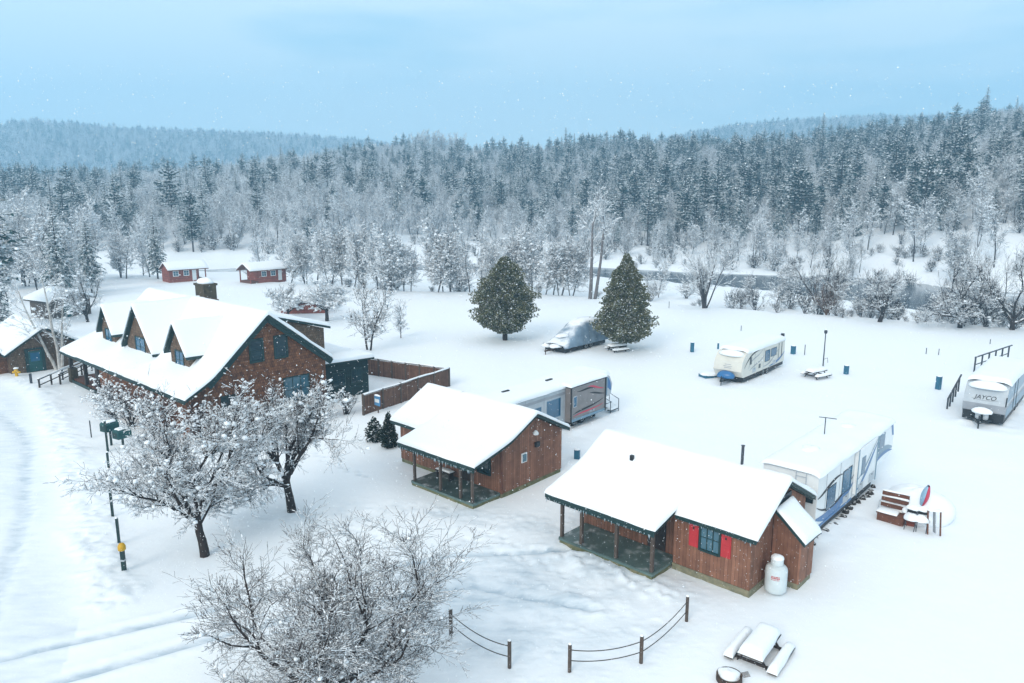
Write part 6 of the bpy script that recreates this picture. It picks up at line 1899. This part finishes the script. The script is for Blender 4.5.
LBB = ['frosted bare tree with a high crown in the forest across the river', 'frosted bare tree with a full crown in the forest across the river', 'frosted twin-stemmed bare tree in the forest across the river', 'frosted broad bare tree in the forest across the river', 'tall narrow frosted bare tree in the forest across the river', 'frosted many-stemmed bare tree in the forest across the river']
cnt = {0: 0, 1: 0}; fi = {}; rest = []
for i in order:
    c = int(isc[i]); x, y = pts[i]
    k = int(gf.integers(0, 5 if c else 6))
    if c and 0.15 < u[i] < 0.62 and gf.random() < 0.5: k = int(gf.integers(3, 5))
    s_ = float(0.42 + 0.5 * gf.random() ** 1.4) if c else float(gf.uniform(0.5, 0.85))
    if c and u[i] > 0.1 and rr[i] < 330: s_ *= 1.08
    
    rz = float(gf.uniform(0, 360))
    if cnt[c] < 290 and vis[i]:
        key = (c, k)
        if key not in fi:
            fi[key] = plant_tree('conifer' if c else 'bare_tree', (LBC if c else LBB)[k], 'tree', (x, y), (CON if c else BARE)[k], rz, 'conifers of the forest across the river' if c else 'bare trees of the forest across the river', s_, z=float(zz[i]) - 0.2)
        else:
            copy_thing(fi[key], (x, y, float(zz[i]) - 0.2), rz, s_)
        cnt[c] += 1
    else:
        rest.append((x, y, float(zz[i]) - 0.3, math.radians(rz), s_, c * 10 + k))
# far ridge
y = 900.0
while y < 1640:
    stp = 7.6; xm = y * 0.85 + 30; n = int(2 * xm / stp)
    x = np.linspace(-xm, xm, n) + gf.uniform(-0.6, 0.6, n) * stp; yy = y + gf.uniform(-0.6, 0.6, n) * stp
    ok = (np.hypot(x, yy) > 1080) & (np.hypot(x, yy) < 1530)
    x, yy = x[ok], yy[ok]; z2 = zg(x, yy)
    for a, b, c_ in zip(x, yy, z2):
        c = int(gf.random() < 0.5); k = int(gf.integers(0, 5 if c else 6))
        rest.append((a, b, c_ - 0.5, gf.uniform(0, 6.28), gf.uniform(0.9, 1.35) * (0.9 if c else 1.2), c * 10 + k))
    y += stp
# a clump of tall poplars on the skyline and one lone spruce spire
for k in range(17):
    a = 540.0; px = 417 + 46 * k / 16 + gf.uniform(-1, 1); uu = (px - 512) / FPX; x = uu * a; 
    rest.append((x, a, float(zg(x, a)) - 0.3, gf.uniform(0, 6.28), gf.uniform(1.15, 1.4), 4))
for px, a, s_ in ((812, 470, 1.35), (564, 500, 1.2), (967, 400, 1.2)):
    x = (px - 512) / FPX * a; rest.append((x, a, float(zg(x, a)) - 0.3, 0.3, s_, 11))
rest = np.array(rest)
me = bpy.data.meshes.new('distant_forest')
me.vertices.add(len(rest)); me.vertices.foreach_set('co', rest[:, :3].astype(np.float32).ravel())
for nm, c_, ty in (('turn', 3, 'FLOAT'), ('size', 4, 'FLOAT')):
    at_ = me.attributes.new(nm, ty, 'POINT'); at_.data.foreach_set('value', rest[:, c_].astype(np.float32))
at_ = me.attributes.new('kindno', 'INT', 'POINT'); at_.data.foreach_set('value', rest[:, 5].astype(np.int32))
me.update()
df = tag(link('distant_forest', me), 'mass of snowy forest covering the hills', kind='stuff')
ng = bpy.data.node_groups.new('forest', 'GeometryNodeTree')
ng.interface.new_socket('Geometry', in_out='INPUT', socket_type='NodeSocketGeometry')
ng.interface.new_socket('Geometry', in_out='OUTPUT', socket_type='NodeSocketGeometry')
gi = ng.nodes.new('NodeGroupInput'); go = ng.nodes.new('NodeGroupOutput'); jn = ng.nodes.new('GeometryNodeJoinGeometry')


def attr(nm, ty):
    n = ng.nodes.new('GeometryNodeInputNamedAttribute'); n.data_type = ty; n.inputs['Name'].default_value = nm
    return n.outputs['Attribute']


tn, sz, kn = attr('turn', 'FLOAT'), attr('size', 'FLOAT'), attr('kindno', 'INT')
cx = ng.nodes.new('ShaderNodeCombineXYZ'); ng.links.new(tn, cx.inputs[2])
for key, root in fi.items():
    code = key[0] * 10 + key[1]
    cmp = ng.nodes.new('FunctionNodeCompare'); cmp.data_type = 'INT'; cmp.operation = 'EQUAL'
    ng.links.new(kn, cmp.inputs[2]); cmp.inputs[3].default_value = code
    j2 = ng.nodes.new('GeometryNodeJoinGeometry')
    for ch in root.children:
        oi = ng.nodes.new('GeometryNodeObjectInfo'); oi.transform_space = 'ORIGINAL'; oi.inputs['Object'].default_value = ch
        ng.links.new(oi.outputs['Geometry'], j2.inputs[0])
    ip = ng.nodes.new('GeometryNodeInstanceOnPoints')
    ng.links.new(gi.outputs[0], ip.inputs['Points']); ng.links.new(j2.outputs[0], ip.inputs['Instance'])
    ng.links.new(cmp.outputs[0], ip.inputs['Selection']); ng.links.new(cx.outputs[0], ip.inputs['Rotation']); ng.links.new(sz, ip.inputs['Scale'])
    ng.links.new(ip.outputs[0], jn.inputs[0])
ng.links.new(jn.outputs[0], go.inputs[0])
md = df.modifiers.new('forest', 'NODES'); md.node_group = ng
print('forest', len(pts), 'individuals', cnt, 'rest', len(rest))

# ---- falling snow in the air
gq = np.random.default_rng(99)
N = 32000
yy = 6.0 + 15.5 * gq.random(N) ** 0.7
C = np.stack([gq.uniform(-1, 1, N) * (yy * 0.95 + 1.0), yy, CAM_H + gq.uniform(-1.15, 0.22, N) * (yy * 0.75)], 1)
C = C[C[:, 2] > 0.3]
rf_ = gq.uniform(0.0028, 0.0075, len(C))
V = (OV[None] * rf_[:, None, None] * gq.uniform(0.7, 1.3, (len(C), 6, 1)) + C[:, None]).reshape(-1, 3)
F = (np.arange(len(C))[:, None, None] * 6 + OF[None]).reshape(-1, 3)
tag(link('falling_snow', mesh_np('falling_snow', V, F, M('snow_clump'), smooth=True)), 'snowflakes drifting down in front of the buildings', kind='stuff')
